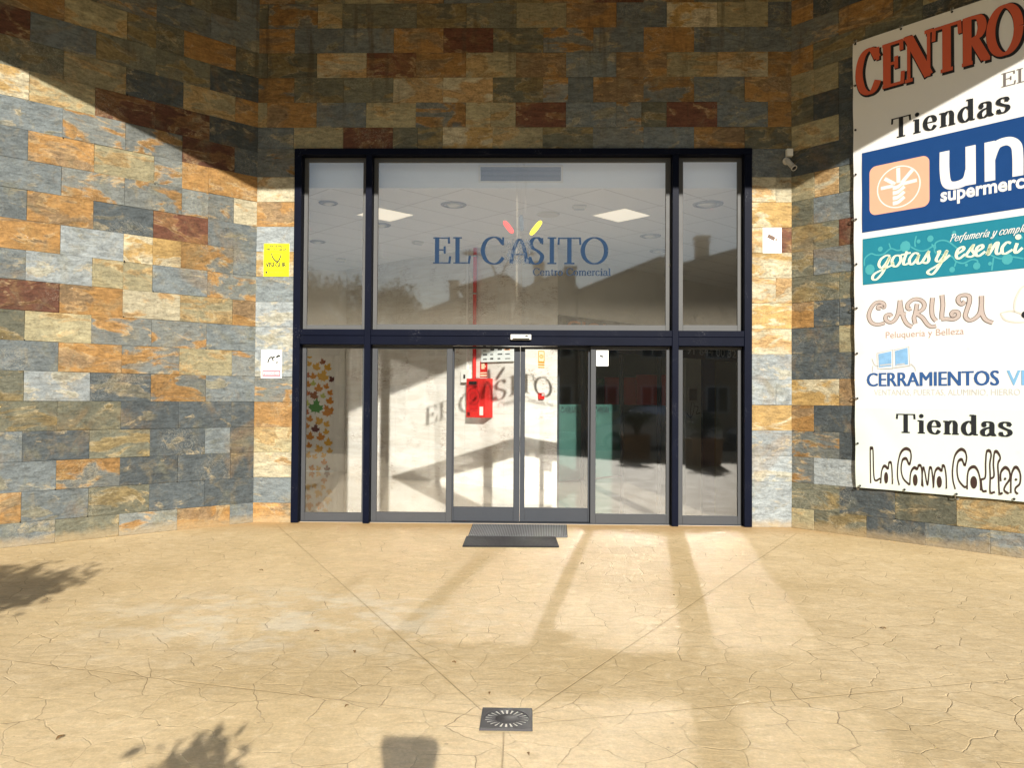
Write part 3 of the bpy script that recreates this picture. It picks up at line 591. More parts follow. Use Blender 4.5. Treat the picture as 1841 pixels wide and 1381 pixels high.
# entrance wall: two narrow jambs and the field above the door
rng = random.Random(23); mb = MB()
for r in range(-1, 14):
    v0, v1 = max(0, Z0 + .3 * r), Z0 + .3 * (r + 1) + (.0405 if r == 13 else 0)
    tile(mb, PB, WL, XL, v0, v1, STRIPL[r], rng)
    if r % 2: tile(mb, PB, XR, WR, v0, v1, STRIPR[r], rng)
    else:
        x = XR + (.28 if r in (4, 10, 8, 12) else .47); 
        if r in (4, 8, 10, 12): tile(mb, PB, XR, x, v0, v1, STRIPR[r], rng); tile(mb, PB, x, WR, v0, v1, 'm' if r == 10 else STRIPR[r], rng)
        else: tile(mb, PB, XR, WR, v0, v1, STRIPR[r], rng)
for r in range(14, 22):
    v0, v1 = (4.475 if r == 14 else Z0 + .3 * r), min(TOP, Z0 + .3 * (r + 1)); s = -2.846 if r % 2 == 0 else -3.170; us = [WL]
    while s < WR - .05: us.append(s); s += .598
    us.append(WR)
    for i in range(len(us) - 1): tile(mb, PB, us[i], us[i + 1], v0, v1, (LINT[r] + "oooo")[i], rng)
# row 13 stubs beside the frame head
tB = thing("slate_wall", "entrance wall of olive, rust and grey slate slabs above and beside the glass front", "wall", (0, .02, 0))
obj("cladding", mb, M_SLATE, tB)
mb = MB(); mb.box(WL - .25, XL - .004, .012, .28, -.2, TOP); mb.box(XR + .004, WR + .25, .012, .28, -.2, TOP); mb.box(XL - .004, XR + .004, .012, .28, 4.478, TOP)
obj("backing", mb, M_LINER, tB)
# upper floor that overhangs the niche; its front edge throws the shade on the walls
t = thing("canopy", "plastered overhang of the upper floor above the entrance niche", "canopy", (0, -2.1, TOP))
mb = MB(); mb.box(-10, 10, -4.30, .5, TOP + .002, TOP + .35); obj("soffit", mb, M_PLASTER, t)
mb = MB(); mb.bbox(-10, 10, -4.62, -4.302, 5.985, TOP + .35, .01); obj("fascia", mb, M_PLASTER, t)

# ================================================================== GLASS FRONT
ent = thing("glass_entrance", "dark blue steel entrance front with tall windows over sliding glass doors", "entrance", (0, .05, 0))
def part(name, boxes, mat, parent=ent, b=.004):
    mb = MB()
    for q in boxes: mb.bbox(*q, b)
    return obj(name, mb, mat, parent)
for a, b_, c in ((-2.82, -2.735, 4.396), (-1.964, -1.889, 4.396), (1.682, 1.757, 4.396), (2.528, 2.616, 4.396)):
    part("post", [(a, b_, -.035, .145, 0.004, c)], M_FRAME)
part("head_beam", [(-2.82, 2.616, -.04, .15, 4.3965, 4.471)], M_FRAME)
for a, b_ in ((-2.7345, -1.9645), (-1.8885, 1.6815), (1.7575, 2.5275)):
    part("transom", [(a, b_, -.03, .145, 2.232, 2.306), (a, b_, -.022, .14, 2.126, 2.229)], M_FRAME)
def leaf(name, o, g, y, mat, glass, parent=ent, th=.045):
    """sash ring o=(x0,x1,z0,z1) round glass g, with its pane as a sub-part"""
    x0, x1, z0, z1 = o; a, b_, c, d = g; e = .0004
    s = part(name, [(x0, a, y - th / 2, y + th / 2, z0, z1), (b_, x1, y - th / 2, y + th / 2, z0, z1), (a + e, b_ - e, y - th / 2, y + th / 2, d, z1), (a + e, b_ - e, y - th / 2, y + th / 2, z0, c)], mat, parent, .003)
    for k in range(len(glass)):
        gl, p0, p1 = glass[k]; mb = MB(); mb.box(p0, p1, y - .004, y + .004, c - .006, d + .006); obj("pane", mb, gl, s)
    return s
ww = {}
ww['l'] = leaf("window", (-2.732, -1.967, 2.308, 4.394), (-2.686, -2.018, 2.366, 4.344), .10, M_SASH, [(M_GU, -2.69, -2.014)])
ww['c'] = leaf("window", (-1.886, 1.679, 2.308, 4.394), (-1.837, 1.621, 2.379, 4.342), .10, M_SASH, [(M_GU, -1.842, -.1035), (M_GU, -.1005, 1.626)])
ww['r'] = leaf("window", (1.760, 2.525, 2.308, 4.394), (1.827, 2.474, 2.383, 4.350), .10, M_SASH, [(M_GU, 1.823, 2.478)])
leaf("side_panel", (-2.732, -1.967, .012, 2.122), (-2.685, -2.003, .111, 2.086), .10, M_LOW, [(M_GL, -2.69, -1.999)])
leaf("side_panel", (-1.886, -.919, .012, 2.122), (-1.824, -.990, .124, 2.080), .10, M_LOW, [(M_GL, -1.828, -.986)])
leaf("side_panel", (.733, 1.679, .012, 2.122), (.795, 1.632, .125, 2.082), .10, M_LOW, [(M_GL, .791, 1.636)])
leaf("side_panel", (1.760, 2.525, .012, 2.122), (1.827, 2.478, .112, 2.088), .10, M_LOW, [(M_GL, 1.823, 2.482)])
leaf("sliding_door", (-.945, -.111, .018, 2.120), (-.905, -.185, .185, 2.092), .160, M_RAIL, [(M_GL, -.909, -.181)])
leaf("sliding_door", (-.107, .748, .018, 2.120), (-.050, .708, .182, 2.090), .160, M_RAIL, [(M_GL, -.054, .712)])
part("threshold", [(-2.73, 2.525, .06, .20, 0.003, .012)], M_RAIL, ent, .002)
# lettering on the big pane
PD = Plane((0, .0955, 0), (1, 0, 0), (0, -1, 0)); M_LET = paint("blue_vinyl", (.016, .034, .070), .75, .15, 9, 0, .04)
mb = MB(); K = dict(T=.052, t=.015, h=.0005)
for c, a, b_ in (("E", -1.175, -.957), ("L", -.933, -.715), ("C", -.59, -.30), ("S", -.021, .175), ("I", .200, .325), ("T", .34, .605), ("O", .612, .937)):
    write(mb, PD, c, a - .005, b_ + .005, 3.114, .320, **K)
obj("lettering", mb, M_LET, ww['c'])
mb = MB(); write(mb, PD, "Centro Comercial", .035, .972, 2.975, .085, .013, .006, .0005); obj("small_lettering", mb, M_LET, ww['c'])
def petal(u, v, L, wd, ang, mat, nm):
    mb = MB(); pts = []
    for k in range(24):
        t = 6.2832 * k / 24; x = abs(math.cos(t)) ** .75 * math.copysign(1, math.cos(t)) * L / 2; y = abs(math.sin(t)) ** .75 * math.copysign(1, math.sin(t)) * wd / 2
        pts.append((u + x * math.cos(ang) - y * math.sin(ang), v + x * math.sin(ang) + y * math.cos(ang)))
    PD.poly(mb, pts, .001); return obj(nm, mb, mat, ww['c'])
petal(-.262, 3.558, .185, .062, R(128), paint("red_vinyl", (.80, .07, .07), .4), "red_mark")
petal(.069, 3.548, .215, .062, R(52), paint("yellow_vinyl", (.90, .72, .02), .4), "yellow_mark")
petal(-.105, 3.605, .20, .055, R(93), paint("worn_vinyl", (.11, .125, .14), .8, .5, 40, 0, .04), "worn_mark")
# scraped-off letter: a patch of torn film
mb = MB(); rg = random.Random(3); hh = .0016
for k in range(170):
    u = rg.uniform(-.285, .012); v = rg.uniform(3.105, 3.385); L = rg.uniform(.012, .05); a = rg.choice([R(90), R(80), R(100), R(20), R(60), R(140)])
    pts = smooth([(u, v), (u + L * .5 * math.cos(a) + rg.uniform(-.008, .008), v + L * .5 * math.sin(a)), (u + L * math.cos(a), v + L * math.sin(a))], 3); hh += .000004
    ribbon(mb, PD, pts, .006, .005, hh)
obj("scraped_film", mb, paint("torn_film", (.10, .115, .135), .8, .6, 60, 0, .04), ww['c'])
mb = MB(); ribbon(mb, PD, smooth([(-.23, 3.12), (-.19, 3.30), (-.13, 3.41), (-.07, 3.30), (-.04, 3.12)], 5), .045, .016, .0010); PD.slab(mb, -.20, -.06, 3.22, 3.235, .0006, .0012); obj("lettering", mb, M_LET, ww['c'])

# ---- things fixed to the front
t = thing("door_sensor", "small white motion sensor over the sliding doors", "sensor", (-.10, -.03, 2.18))
mb = MB(); mb.bbox(-.225, .02, -.075, -.031, 2.186, 2.25, .008); obj("casing", mb, paint("sensor_casing", (.62, .61, .57), .4, .08), t)
mb = MB(); mb.bbox(-.20, .0, -.079, -.0755, 2.19, 2.205, .001); mb.bbox(-.05, -.02, -.079, -.0755, 2.225, 2.24, .001); obj("lens_strip", mb, M_BLACK, t)
def plate(pl, name, label, u0, u1, v0, v1, mat, h0=.0, th=.004, cat="sign", r=.01, group=None):
    t = thing(name, label, cat, tuple(pl.p((u0 + u1) / 2, v0, h0)), group); mb = MB(); pl.slab(mb, u0, u1, v0, v1, h0, h0 + th); obj("plate", mb, mat, t); return t
PW = Plane((0, -.012, 0), (1, 0, 0), (0, -1, 0))
t = plate(PW, "security_sign", "bright yellow security company sign on the slate pillar left of the windows", -3.184, -2.879, 2.936, 3.33, paint("yellow_plate", (.85, .78, .01), .35, .04))
M_INK = paint("dark_ink", (.03, .035, .035), .5); mb = MB(); h = .0047
[(sans(mb, PW, "ENTIDAD", -3.13 + d, -2.945 + d, 3.284, 3.315, h + d * .03), sans(mb, PW, "PROTEGIDA", -3.155 + d, -2.915 + d, 3.243, 3.275, h + d * .03)) for d in (0, .004)]; [sans(mb, PW, "VISEGUR", -3.16 + d, -2.915 + d, 3.046, 3.104, h + abs(d) * .03) for d in (-.003, 0, .003)]
sans(mb, PW, "902 902 031", -3.115, -2.945, 2.974, 2.996, h); PW.slab(mb, -3.165, -3.135, 2.972, 2.990, .0042, h); PW.slab(mb, -3.16, -3.14, 2.991, 2.999, .0042, h)
PW.slab(mb, -3.15, -2.91, 3.028, 3.032, .0042, h); PW.slab(mb, -3.165, -2.90, 2.955, 2.957, .0042, h)
ribbon(mb, PW, smooth([(-3.09, 3.215), (-3.075, 3.16), (-3.02, 3.112), (-2.985, 3.165), (-2.975, 3.205)], 5), .014, .02, h); ribbon(mb, PW, smooth([(-3.09, 3.215), (-3.03, 3.22), (-2.975, 3.205)], 4), .004, .005, h + .0002)
obj("lettering", mb, M_INK, t)
t = plate(PW, "notice", "small white no dogs notice with a pink band, low on the left slate pillar", -3.201, -2.951, 1.718, 2.06, M_WHITE)
mb = MB(); PW.slab(mb, -3.185, -2.965, 1.735, 1.815, .0042, .0046); obj("pink_band", mb, paint("faded_pink", (.40, .20, .23), .6, .1), t)
mb = MB(); sans(mb, PW, "PERROS NO", -3.17, -2.98, 1.758, 1.795, .005, .02); obj("lettering", mb, M_WHITE, t)
mb = MB(); ribbon(mb, PW, smooth([(-3.12, 1.90), (-3.10, 1.955), (-3.07, 1.965), (-3.055, 1.92)], 4), .017, .02, .0047); ribbon(mb, PW, [(-3.06, 1.965), (-3.035, 1.97)], .02, .022, .0049); ribbon(mb, PW, smooth([(-3.02, 1.965), (-2.99, 1.985), (-2.975, 1.975)], 4), .02, .03, .0048); ribbon(mb, PW, [(-3.02, 1.90), (-3.0, 1.91)], .02, .02, .0047); ribbon(mb, PW, smooth([(-3.17, 1.87), (-3.172, 1.95), (-3.165, 2.0)], 4), .004, .003, .0047)
obj("dog_symbol", mb, M_INK, t)
t = plate(PW, "notice", "white video surveillance notice on the pale slate pillar right of the windows", 2.745, 2.966, 3.229, 3.532, M_WHITE)
mb = MB(); sans(mb, PW, "ZONA VIDEOVIGILADA", 2.785, 2.945, 3.508, 3.519, .0047); ribbon(mb, PW, [(2.815, 3.475), (2.895, 3.475)], .003, .003, .0046); ribbon(mb, PW, [(2.858, 3.475), (2.858, 3.43)], .005, .004, .0047)
for v in (3.345, 3.33, 3.31, 3.295): ribbon(mb, PW, [(2.775, v), (2.93, v)], .0015, .0015, .0046)
obj("lettering", mb, paint("grey_ink", (.13, .13, .13), .6), t)
mb = MB(); ribbon(mb, PW, [(2.805, 3.435), (2.885, 3.395)], .045, .045, .0050); ribbon(mb, PW, [(2.893, 3.393), (2.912, 3.384)], .022, .022, .0050); obj("camera_symbol", mb, paint("brown_ink", (.14, .085, .06), .5), t)
PS = Plane((0, .0955, 0), (1, 0, 0), (0, -1, 0))
t = plate(PS, "sticker", "small white camera warning sticker on the fixed glass panel right of the doors", .800, .945, 1.888, 2.078, M_WHITE, .0005, .0008)
mb = MB(); ribbon(mb, PS, [(.842, 2.015), (.880, 1.998)], .022, .022, .0016); ribbon(mb, PS, [(.885, 1.996), (.898, 1.99)], .011, .011, .0016); obj("camera_symbol", mb, M_INK, t)
# security camera
t = thing("security_camera", "grey bullet security camera under its junction box at the right corner of the entrance wall", "camera", (3.06, -.012, 4.2))
M_CAM = paint("camera_grey", (.55, .53, .48), .4, .08)
mb = MB(); mb.bbox(3.012, 3.085, -.075, -.012, 4.366, 4.455, .006); obj("junction_box", mb, paint("box_cream", (.72, .70, .63), .45, .08), t)
mb = MB(); mb.lathe([(0, .03), (.040, .03), (.044, .018), (.044, 0), (0, 0)], (3.02, -.013, 4.318), (0, -1, 0), 24); mb.tube([(3.02, -.045, 4.318), (3.026, -.075, 4.30), (3.032, -.10, 4.275)], [.022, .02, .018], 12); obj("bracket", mb, M_CAM, t)
ax = Vector((.30, -.62, -.72)).normalized(); c0 = Vector((3.02, -.075, 4.30))
mb = MB(); mb.lathe([(0, -.02), (.022, -.02), (.029, 0), (.031, .09), (.031, .135), (.035, .136), (.035, .152), (.029, .152), (.028, .145), (0, .145)], c0, ax, 24); b = obj("camera_body", mb, M_CAM, t)
mb = MB(); mb.lathe([(.0, .1465), (.027, .1465), (.027, .1455)], c0, ax, 20); obj("lens", mb, M_BLACK, b)
mb = MB(); mb.tube([(3.05, -.02, 4.36), (3.046, -.03, 4.345), (3.03, -.035, 4.33)], .004, 8); obj("cable", mb, M_BLACK, t)

# ================================================================== BANNER
pb = Plane(plR.p(0, 0, .055), UR, NR); S0, S1 = .775, 2.62
ban = thing("banner", "big white advertising banner listing the shops, tied to the right slate wall", "banner", tuple(pb.p(1.6, .54, 0)))
def m_vinyl():
    N = NT("banner_vinyl"); p = N.pos(); sx = N.n("ShaderNodeSeparateXYZ"); N.l(p, sx.inputs[0])
    low = N.math('SUBTRACT', 1.0, N.step(sx.outputs[2], 1.405, 1.415)); c = N.mix(low, (.80, .795, .775), (.70, .77, .70)); c = N.mix(N.math('MULTIPLY', N.noise(p, 2.0, 6, .7), .15), c, (.62, .58, .48)); N.col(c); N.rough(.42); return N.m
mb = MB(); NU, NV = 26, 60; rg = random.Random(2); idx = {}
def bow(u, v):
    # sheet tied at its eyelets: it billows a little between them
    a = (u - S0) / (S1 - S0); e = (v - .545) / (5.46 - .545)
    d = .005 * (1 + math.sin(v * 6.28 / .495 + 1.2)) * max(0, 1 - a * 18) + .007 * (1 + math.sin(u * 6.28 / .5)) * max(0, 1 - e * 70)
    q = (u - .80) * .62 + (1.52 - v) * .78; s_ = (u - .80) * .78 - (1.52 - v) * .62
    d += .010 * math.exp(-(s_ / .035) ** 2) * max(0, 1 - abs(q - .4) / .6)
    return -d
vs = [];
for i in range(NU + 1):
    for j in range(NV + 1):
        u = S0 + (S1 - S0) * i / NU; v0_ = .545 + .012 * (1 - i / NU) - .012; v = .543 + (5.462 - .543) * j / NV
        u2 = u - (.020 * (v - .545) / 4.9 if i == 0 else 0); vs.append(pb.p(u2, v, bow(u, v)))
fs = [(i * (NV + 1) + j, (i + 1) * (NV + 1) + j, (i + 1) * (NV + 1) + j + 1, i * (NV + 1) + j + 1) for i in range(NU) for j in range(NV)]
mb.add(vs, fs, True); bk = [v - NR * .003 for v in vs]; mb.add(bk, [f[::-1] for f in fs], True)
obj("sheet", mb, m_vinyl(), ban)
pp = Plane(pb.p(0, 0, .0025), UR, NR)
def bpart(name, fn, mat): mb = MB(); fn(mb); return obj(name, mb, mat, ban)
M_NAVY = paint("print_navy", (.012, .055, .19), .38, .08); M_BLK = paint("print_black", (.02, .022, .025), .45, .1); M_TEAL = paint("print_teal", (.02, .21, .29), .38, .08)
CW = [("C", .807, 1.055), ("E", 1.066, 1.305), ("N", 1.305, 1.592), ("T", 1.592, 1.852), ("R", 1.852, 2.118), ("O", 2.10, 2.385)]
def centro(mb, du, dv, T, t, h):
    for c, a, b_ in CW: write(mb, pp, c, a + du, b_ + du, 4.855 + dv, .475, T, t, h)
bpart("title_shadow", lambda mb: centro(mb, .014, -.012, .112, .060, .0002), M_BLK)
bpart("title", lambda mb: centro(mb, 0, 0, .080, .032, .0024), paint("print_red", (.62, .115, .055), .42, .06))
bpart("subtitle", lambda mb: (write(mb, pp, "E", 2.205, 2.335, 4.54, .135, .022, .007, .0004), write(mb, pp, "L", 2.335, 2.45, 4.54, .135, .022, .007, .0004)), paint("print_grey", (.16, .14, .13), .45))
bpart("heading", lambda mb: write(mb, pp, "Tiendas", 1.175, 2.285, 4.29, .215, .045, .012, .0004, track=.10), M_BLK)
bpart("heading", lambda mb: write(mb, pp, "Tiendas", 1.215, 2.285, 1.158, .198, .045, .012, .0004, track=.10), M_BLK)
bpart("blue_panel", lambda mb: pp.quad(mb, .858, S1 - .02, 3.333, 4.21, .0003), M_NAVY)
bpart("logo_field", lambda mb: pp.rrect(mb, .940, 1.552, 3.504, 4.035, .07, .0010), paint("print_peach", (.80, .40, .27), .6, .05))
def palm(mb):
    pp.disc(mb, 1.243, 3.763, .224, .0016, 48, .211)
    for a, L in ((182, .17), (143, .165), (91, .19), (46, .19), (4, .17)):
        x, y = 1.245 + .045 * math.cos(R(a)), 3.785 + .02 * math.sin(R(a)); ribbon(mb, pp, [(x, y), (x + (L - .03) * math.cos(R(a)), y + (L - .03) * math.sin(R(a)))], .040, .036, .0017)
    for k in range(4): v = 3.775 - .055 * k; ribbon(mb, pp, smooth([(1.185, v - .015), (1.24, v - .010), (1.305, v + .035)], 5), .03, .042, .0018 + .0001 * k)
bpart("logo", palm, M_WHITE)
def un(mb):
    ribbon(mb, pp, smooth([(1.697, 4.035), (1.697, 3.83), (1.72, 3.70), (1.80, 3.668), (1.90, 3.70), (1.935, 3.80)], 6), .092, .078, .0010); ribbon(mb, pp, [(1.937, 4.035), (1.937, 3.645)], .092, .08, .0012)
    ribbon(mb, pp, [(2.107, 3.648), (2.107, 4.035)], .092, .08, .0010); ribbon(mb, pp, smooth([(2.107, 3.85), (2.16, 3.98), (2.26, 4.005), (2.33, 3.95), (2.345, 3.84), (2.345, 3.648)], 6), .092, .078, .0012)
bpart("wordmark", un, M_WHITE)
bpart("caption", lambda mb: sans(mb, pp, "supermerca", 1.657, 2.475, 3.478, 3.622, .0010, .03), M_WHITE)
bpart("teal_panel", lambda mb: pp.quad(mb, .864, S1 - .02, 2.757, 3.262, .0003), M_TEAL)
def vines(mb):
    z = .0006
    for q in VINES: z += .00005; ribbon(mb, pp, smooth(q, 5), .014, .014, z)
    for (u, v), (u2, v2) in VLEAF:
        r = math.hypot(u2 - u, v2 - v); z += .00005; n = 10 if r > .07 else 5
        pp.poly(mb, [(u + r * (1 if k % 2 == 0 else .68) * math.cos(6.2832 * k / (2 * n) + .4), v + r * (1 if k % 2 == 0 else .68) * math.sin(6.2832 * k / (2 * n) + .4)) for k in range(2 * n)] if r > .06 else [(u + r * math.cos(k) * .9, v + r * math.sin(k)) for k in (0, .7, 1.4, 2.1, 2.8, 3.5, 4.2, 4.9, 5.6)], z)
bpart("vine_ornament", vines, paint("print_light_teal", (.07, .36, .40), .4, .06))
def gotas(mb):
    z = .0022
    for q in GOTAS: z += .00006; ribbon(mb, pp, smooth(q, 7), .030, .015, z)
    pp.disc(mb, 2.345, 3.062, .026, z, 14)
bpart("script", gotas, paint("print_cream", (.80, .84, .62), .42, .05))
bpart("fine_script", lambda mb: write(mb, pp, "Perfumería y complem", 1.735, 2.47, 3.103, .072, .009, .004, .0032, slant=.42, serif=False), M_WHITE)
def carilu(mb, a, b_, h):
    z = h
    for q in CARILU: z += .00005; ribbon(mb, pp, smooth(q, 7), a, b_, z)
bpart("curly_outline", lambda mb: carilu(mb, .046, .038, .0003), paint("print_brown_line", (.13, .10, .095), .45))
bpart("curly_lettering", lambda mb: carilu(mb, .034, .027, .0014), paint("print_beige", (.50, .42, .38), .6, .1))
bpart("caption", lambda mb: sans(mb, pp, "Peluquería y Belleza", 1.108, 1.868, 2.138, 2.228, .0004), paint("print_faded_pink", (.48, .34, .29), .6))
def petals(mb):
    for q in ([(2.31, 2.34), (2.315, 2.45), (2.36, 2.56), (2.41, 2.60)], [(2.19, 2.345), (2.28, 2.36), (2.36, 2.33), (2.42, 2.28)], [(2.19, 2.345), (2.23, 2.28), (2.31, 2.25), (2.42, 2.245)], [(2.42, 2.60), (2.47, 2.5), (2.46, 2.40), (2.42, 2.31)]): ribbon(mb, pp, smooth(q, 6), .018, .016, .0004, .3)
bpart("flower_drawing", petals, paint("print_pale_leaf", (.66, .62, .55), .5))
bpart("flower_heart", lambda mb: pp.disc(mb, 2.40, 2.315, .035, .0006, 12), M_BLK)
def winpic(mb):
    for q in ([(1.03, 1.995), (1.165, 2.02), (1.165, 1.86), (1.035, 1.85)], [(1.20, 2.02), (1.33, 2.05), (1.335, 1.875), (1.205, 1.862)]): pp.poly(mb, q, .0004)
bpart("window_drawing", winpic, paint("print_sky_blue", (.22, .42, .66), .45, .35, 14))
def winfr(mb):
    for q in ([(1.015, 2.005), (1.18, 2.035), (1.18, 1.83), (1.02, 1.835), (1.015, 2.005)], [(1.19, 2.03), (1.345, 2.062), (1.35, 1.86), (1.195, 1.845)]): ribbon(mb, pp, q, .008, .008, .0007)
    for a, b_ in ((1.045, 1.165), (1.215, 1.30)): ribbon(mb, pp, [(a, 1.872), (b_, 1.882)], .012, .014, .0009)
    for q in ([(.96, 1.95), (.99, 1.88), (1.03, 1.86)], [(1.36, 1.88), (1.40, 1.84), (1.41, 1.80)], [(.97, 1.87), (.965, 1.80)], [(1.05, 1.83), (1.2, 1.84), (1.36, 1.86)]): ribbon(mb, pp, smooth(q, 4), .010, .010, .0007)
bpart("window_frame_drawing", winfr, paint("print_soft_grey", (.50, .50, .49), .5, .2))
bpart("blue_lettering", lambda mb: [sans(mb, pp, "CERRAMIENTOS", .907 + d, 2.170 + d, 1.645, 1.793, .0005 + abs(d) * .05) for d in (-.004, .0, .0045, .008)], paint("print_blue", (.035, .10, .27), .42, .12))
bpart("pale_blue_lettering", lambda mb: sans(mb, pp, "VE", 2.240, 2.44, 1.645, 1.790, .0005, .02), paint("print_pale_blue", (.20, .42, .64), .42, .1))
bpart("faint_lettering", lambda mb: sans(mb, pp, "VENTANAS, PUERTAS, ALUMINIO, HIERRO", .982, 2.353, 1.540, 1.613, .0005), paint("print_faint", (.52, .53, .51), .6))
def cava(mb):
    z = .0004
    for q in CAVA:
        z += .00005; p_ = smooth(q, 7); n = len(p_)
        vmax = max(p[1] for p in q); vmin = min(p[1] for p in q); vs = []
        for i in range(n):
            a = p_[max(i - 1, 0)]; b_ = p_[min(i + 1, n - 1)]; dx, dy = b_[0] - a[0], b_[1] - a[1]; L = math.hypot(dx, dy) or 1e-9
            w_ = .5 * (.013 + .028 * max(0, abs(dx) / L - .25) * (1 if (p_[i][1] - vmin) / (vmax - vmin + 1e-6) > .5 else .45))
            vs += [pp.p(p_[i][0] - dy / L * w_, p_[i][1] + dx / L * w_, z), pp.p(p_[i][0] + dy / L * w_, p_[i][1] - dx / L * w_, z)]
        mb.add(vs, [(2 * i, 2 * i + 1, 2 * i + 3, 2 * i + 2) for i in range(n - 1)])
    for c, a, b_ in CAVA_FILL: pp.poly(mb, ell(c[0], c[1], abs(b_[0] - c[0]), abs(a[1] - c[1]), 18)[:-1], z + .0002)
bpart("outlined_lettering", cava, paint("print_dark_brown", (.05, .03, .025), .45))
M_EYE = paint("eyelet_metal", (.03, .03, .032), .4)
EY = [(.775, 5.445), (1.263, 5.442), (1.761, 5.444), (2.26, 5.444)] + [(.772 + .010 * k / 4, v) for k, v in enumerate((4.98, 4.485, 3.99, 3.493, 2.996, 2.51, 2.011, 1.517, 1.024))] + [(.815, .562), (1.282, .562), (1.781, .562), (2.284, .562)]
for u, v in EY:
    mb = MB(); mb.lathe([(.004, .004), (.011, .004), (.012, .0), (.011, -.004)], pp.p(u + .012, v, .001), NR, 14); mb.lathe([(0, .002), (.006, .002)], pp.p(u + .012, v, .001), NR, 10); obj("eyelet", mb, M_EYE, ban)
M_STEEL = paint("hook_steel", (.45, .44, .42), .35, .1, 20, .9)
for k, (u, v) in enumerate(EY):
    if k in (0, 2, 4, 7, 9, 11, 13, 15, 1):
        du, dv = (-.05, .012) if 4 <= k <= 12 else ((-.035, -.04) if k == 13 else (0, .055 if k < 4 else -.055))
        mb = MB(); a = pb.p(u + du, v + dv, -.05); b_ = pb.p(u + du, v + dv, -.018); mb.tube([a, b_, pb.p(u + du * .6, v + dv * .6, .008), pb.p(u + .01, v, .016)], .0045, 8); mb.lathe([(.0, .004), (.014, .004), (.014, 0)], a, NR, 10); obj("wall_hook", mb, M_STEEL, ban)
# ================================================================== ON THE PAVING
M_MATF = paint("mat_aluminium", (.24, .25, .26), .5, .15, 12, .3); M_MATR = paint("mat_rubber", (.085, .085, .088), .75, .2, 30)
def floor_mat(name, label, c, nr, lengthwise, mbase, mrib):
    """c: four floor corners, far-left, far-right, near-right, near-left"""
    A, B, C_, D_ = [Vector((x, y, 0)) for x, y in c]; cen = (A + B + C_ + D_) / 4; t = thing(name, label, "doormat", tuple(cen))
    L = lambda u, v, z: (A * (1 - u) * (1 - v) + B * u * (1 - v) + C_ * u * v + D_ * (1 - u) * v) + Vector((0, 0, z))
    mb = MB(); mb.hexa([L(0, 1, .001), L(1, 1, .001), L(1, 0, .001), L(0, 0, .001), L(0, 1, .009), L(1, 1, .009), L(1, 0, .009), L(0, 0, .009)]); obj("base", mb, mbase, t)
    mb = MB()
    for k in range(nr):
        a, b_ = (k + .18) / nr, (k + .72) / nr; u0, u1, v0, v1 = (a, b_, .015, .985) if lengthwise else (.012, .988, a, b_)
        mb.hexa([L(u0, v1, .0095), L(u1, v1, .0095), L(u1, v0, .0095), L(u0, v0, .0095), L(u0, v1, .0145), L(u1, v1, .0145), L(u1, v0, .0145), L(u0, v0, .0145)])
    obj("ribs", mb, mrib, t)
    mb = MB(); o = .006
    for u0, u1, v0, v1 in ((-o, 1 + o, -.012, 0), (-o, 1 + o, 1, 1.012), (-o, 0, 0, 1), (1, 1 + o, 0, 1)):
        mb.hexa([L(u0, v1, .001), L(u1, v1, .001), L(u1, v0, .001), L(u0, v0, .001), L(u0, v1, .015), L(u1, v1, .015), L(u1, v0, .015), L(u0, v0, .015)])
    obj("edging", mb, mbase, t)
floor_mat("doormat", "larger grey ribbed doormat lying against the threshold of the sliding doors", [(-.648, -.055), (.442, -.055), (.415, -.835), (-.640, -.855)], 58, True, M_MATR, M_MATF)
floor_mat("doormat", "smaller darker ribbed doormat lying in front of the grey one", [(-.658, -.885), (.285, -.875), (.302, -1.41), (-.652, -1.435)], 74, True, M_BLACK, M_MATR)
t = thing("drain_grate", "square cast iron drain cover with a round slotted rose, set in the paving", "drain", (-.095, -5.66, 0))
M_IRON = paint("cast_iron", (.060, .058, .060), .55, .2, 25, .2); ca, sa = math.cos(R(1)), math.sin(R(1)); cx, cy0 = -.095, -5.66
mb = MB(); ring = 48
vs = []
for k in range(ring):
    a = 6.2832 * k / ring; c, s_ = math.cos(a), math.sin(a); q = .117 / max(abs(c), abs(s_)); vs += [(cx + q * c, cy0 + q * s_, .012), (cx + .102 * c, cy0 + .102 * s_, .012), (cx + .098 * c, cy0 + .098 * s_, .004), (cx + q * 1.02 * c, cy0 + q * 1.02 * s_, .001)]
fs = []
for k in range(ring):
    n = (k + 1) % ring; fs += [(4 * k, 4 * n, 4 * n + 1, 4 * k + 1), (4 * k + 1, 4 * n + 1, 4 * n + 2, 4 * k + 2), (4 * k, 4 * k + 3, 4 * n + 3, 4 * n)]
mb.add(vs, [f[::-1] for f in fs]); obj("frame", mb, M_IRON, t)
mb = MB(); mb.lathe([(0, .0095), (.052, .0095), (.054, .007), (.054, .003)], (cx, cy0, 0), n=32)
for k in range(22):
    a = 6.2832 * k / 22; d = .0045; p = [Vector((cx + r * math.cos(a) - s_ * math.sin(a), cy0 + r * math.sin(a) + s_ * math.cos(a), 0)) for r, s_ in ((.05, -d), (.05, d), (.099, d * 1.7), (.099, -d * 1.7))]
    mb.add([q + Vector((0, 0, .009)) for q in p] + [q + Vector((0, 0, .003)) for q in p], [(0, 3, 2, 1), (0, 1, 5, 4), (1, 2, 6, 5), (2, 3, 7, 6), (3, 0, 4, 7)])
obj("rose", mb, M_IRON, t)
mb = MB(); mb.lathe([(0, .006), (.099, .006)], (cx, cy0, 0), n=32); obj("silt", mb, paint("drain_silt", (.66, .64, .57), .9, .3, 50), t)
M_DRY = paint("dry_leaf", (.20, .11, .04), .8, .3, 60)
rg = random.Random(4)
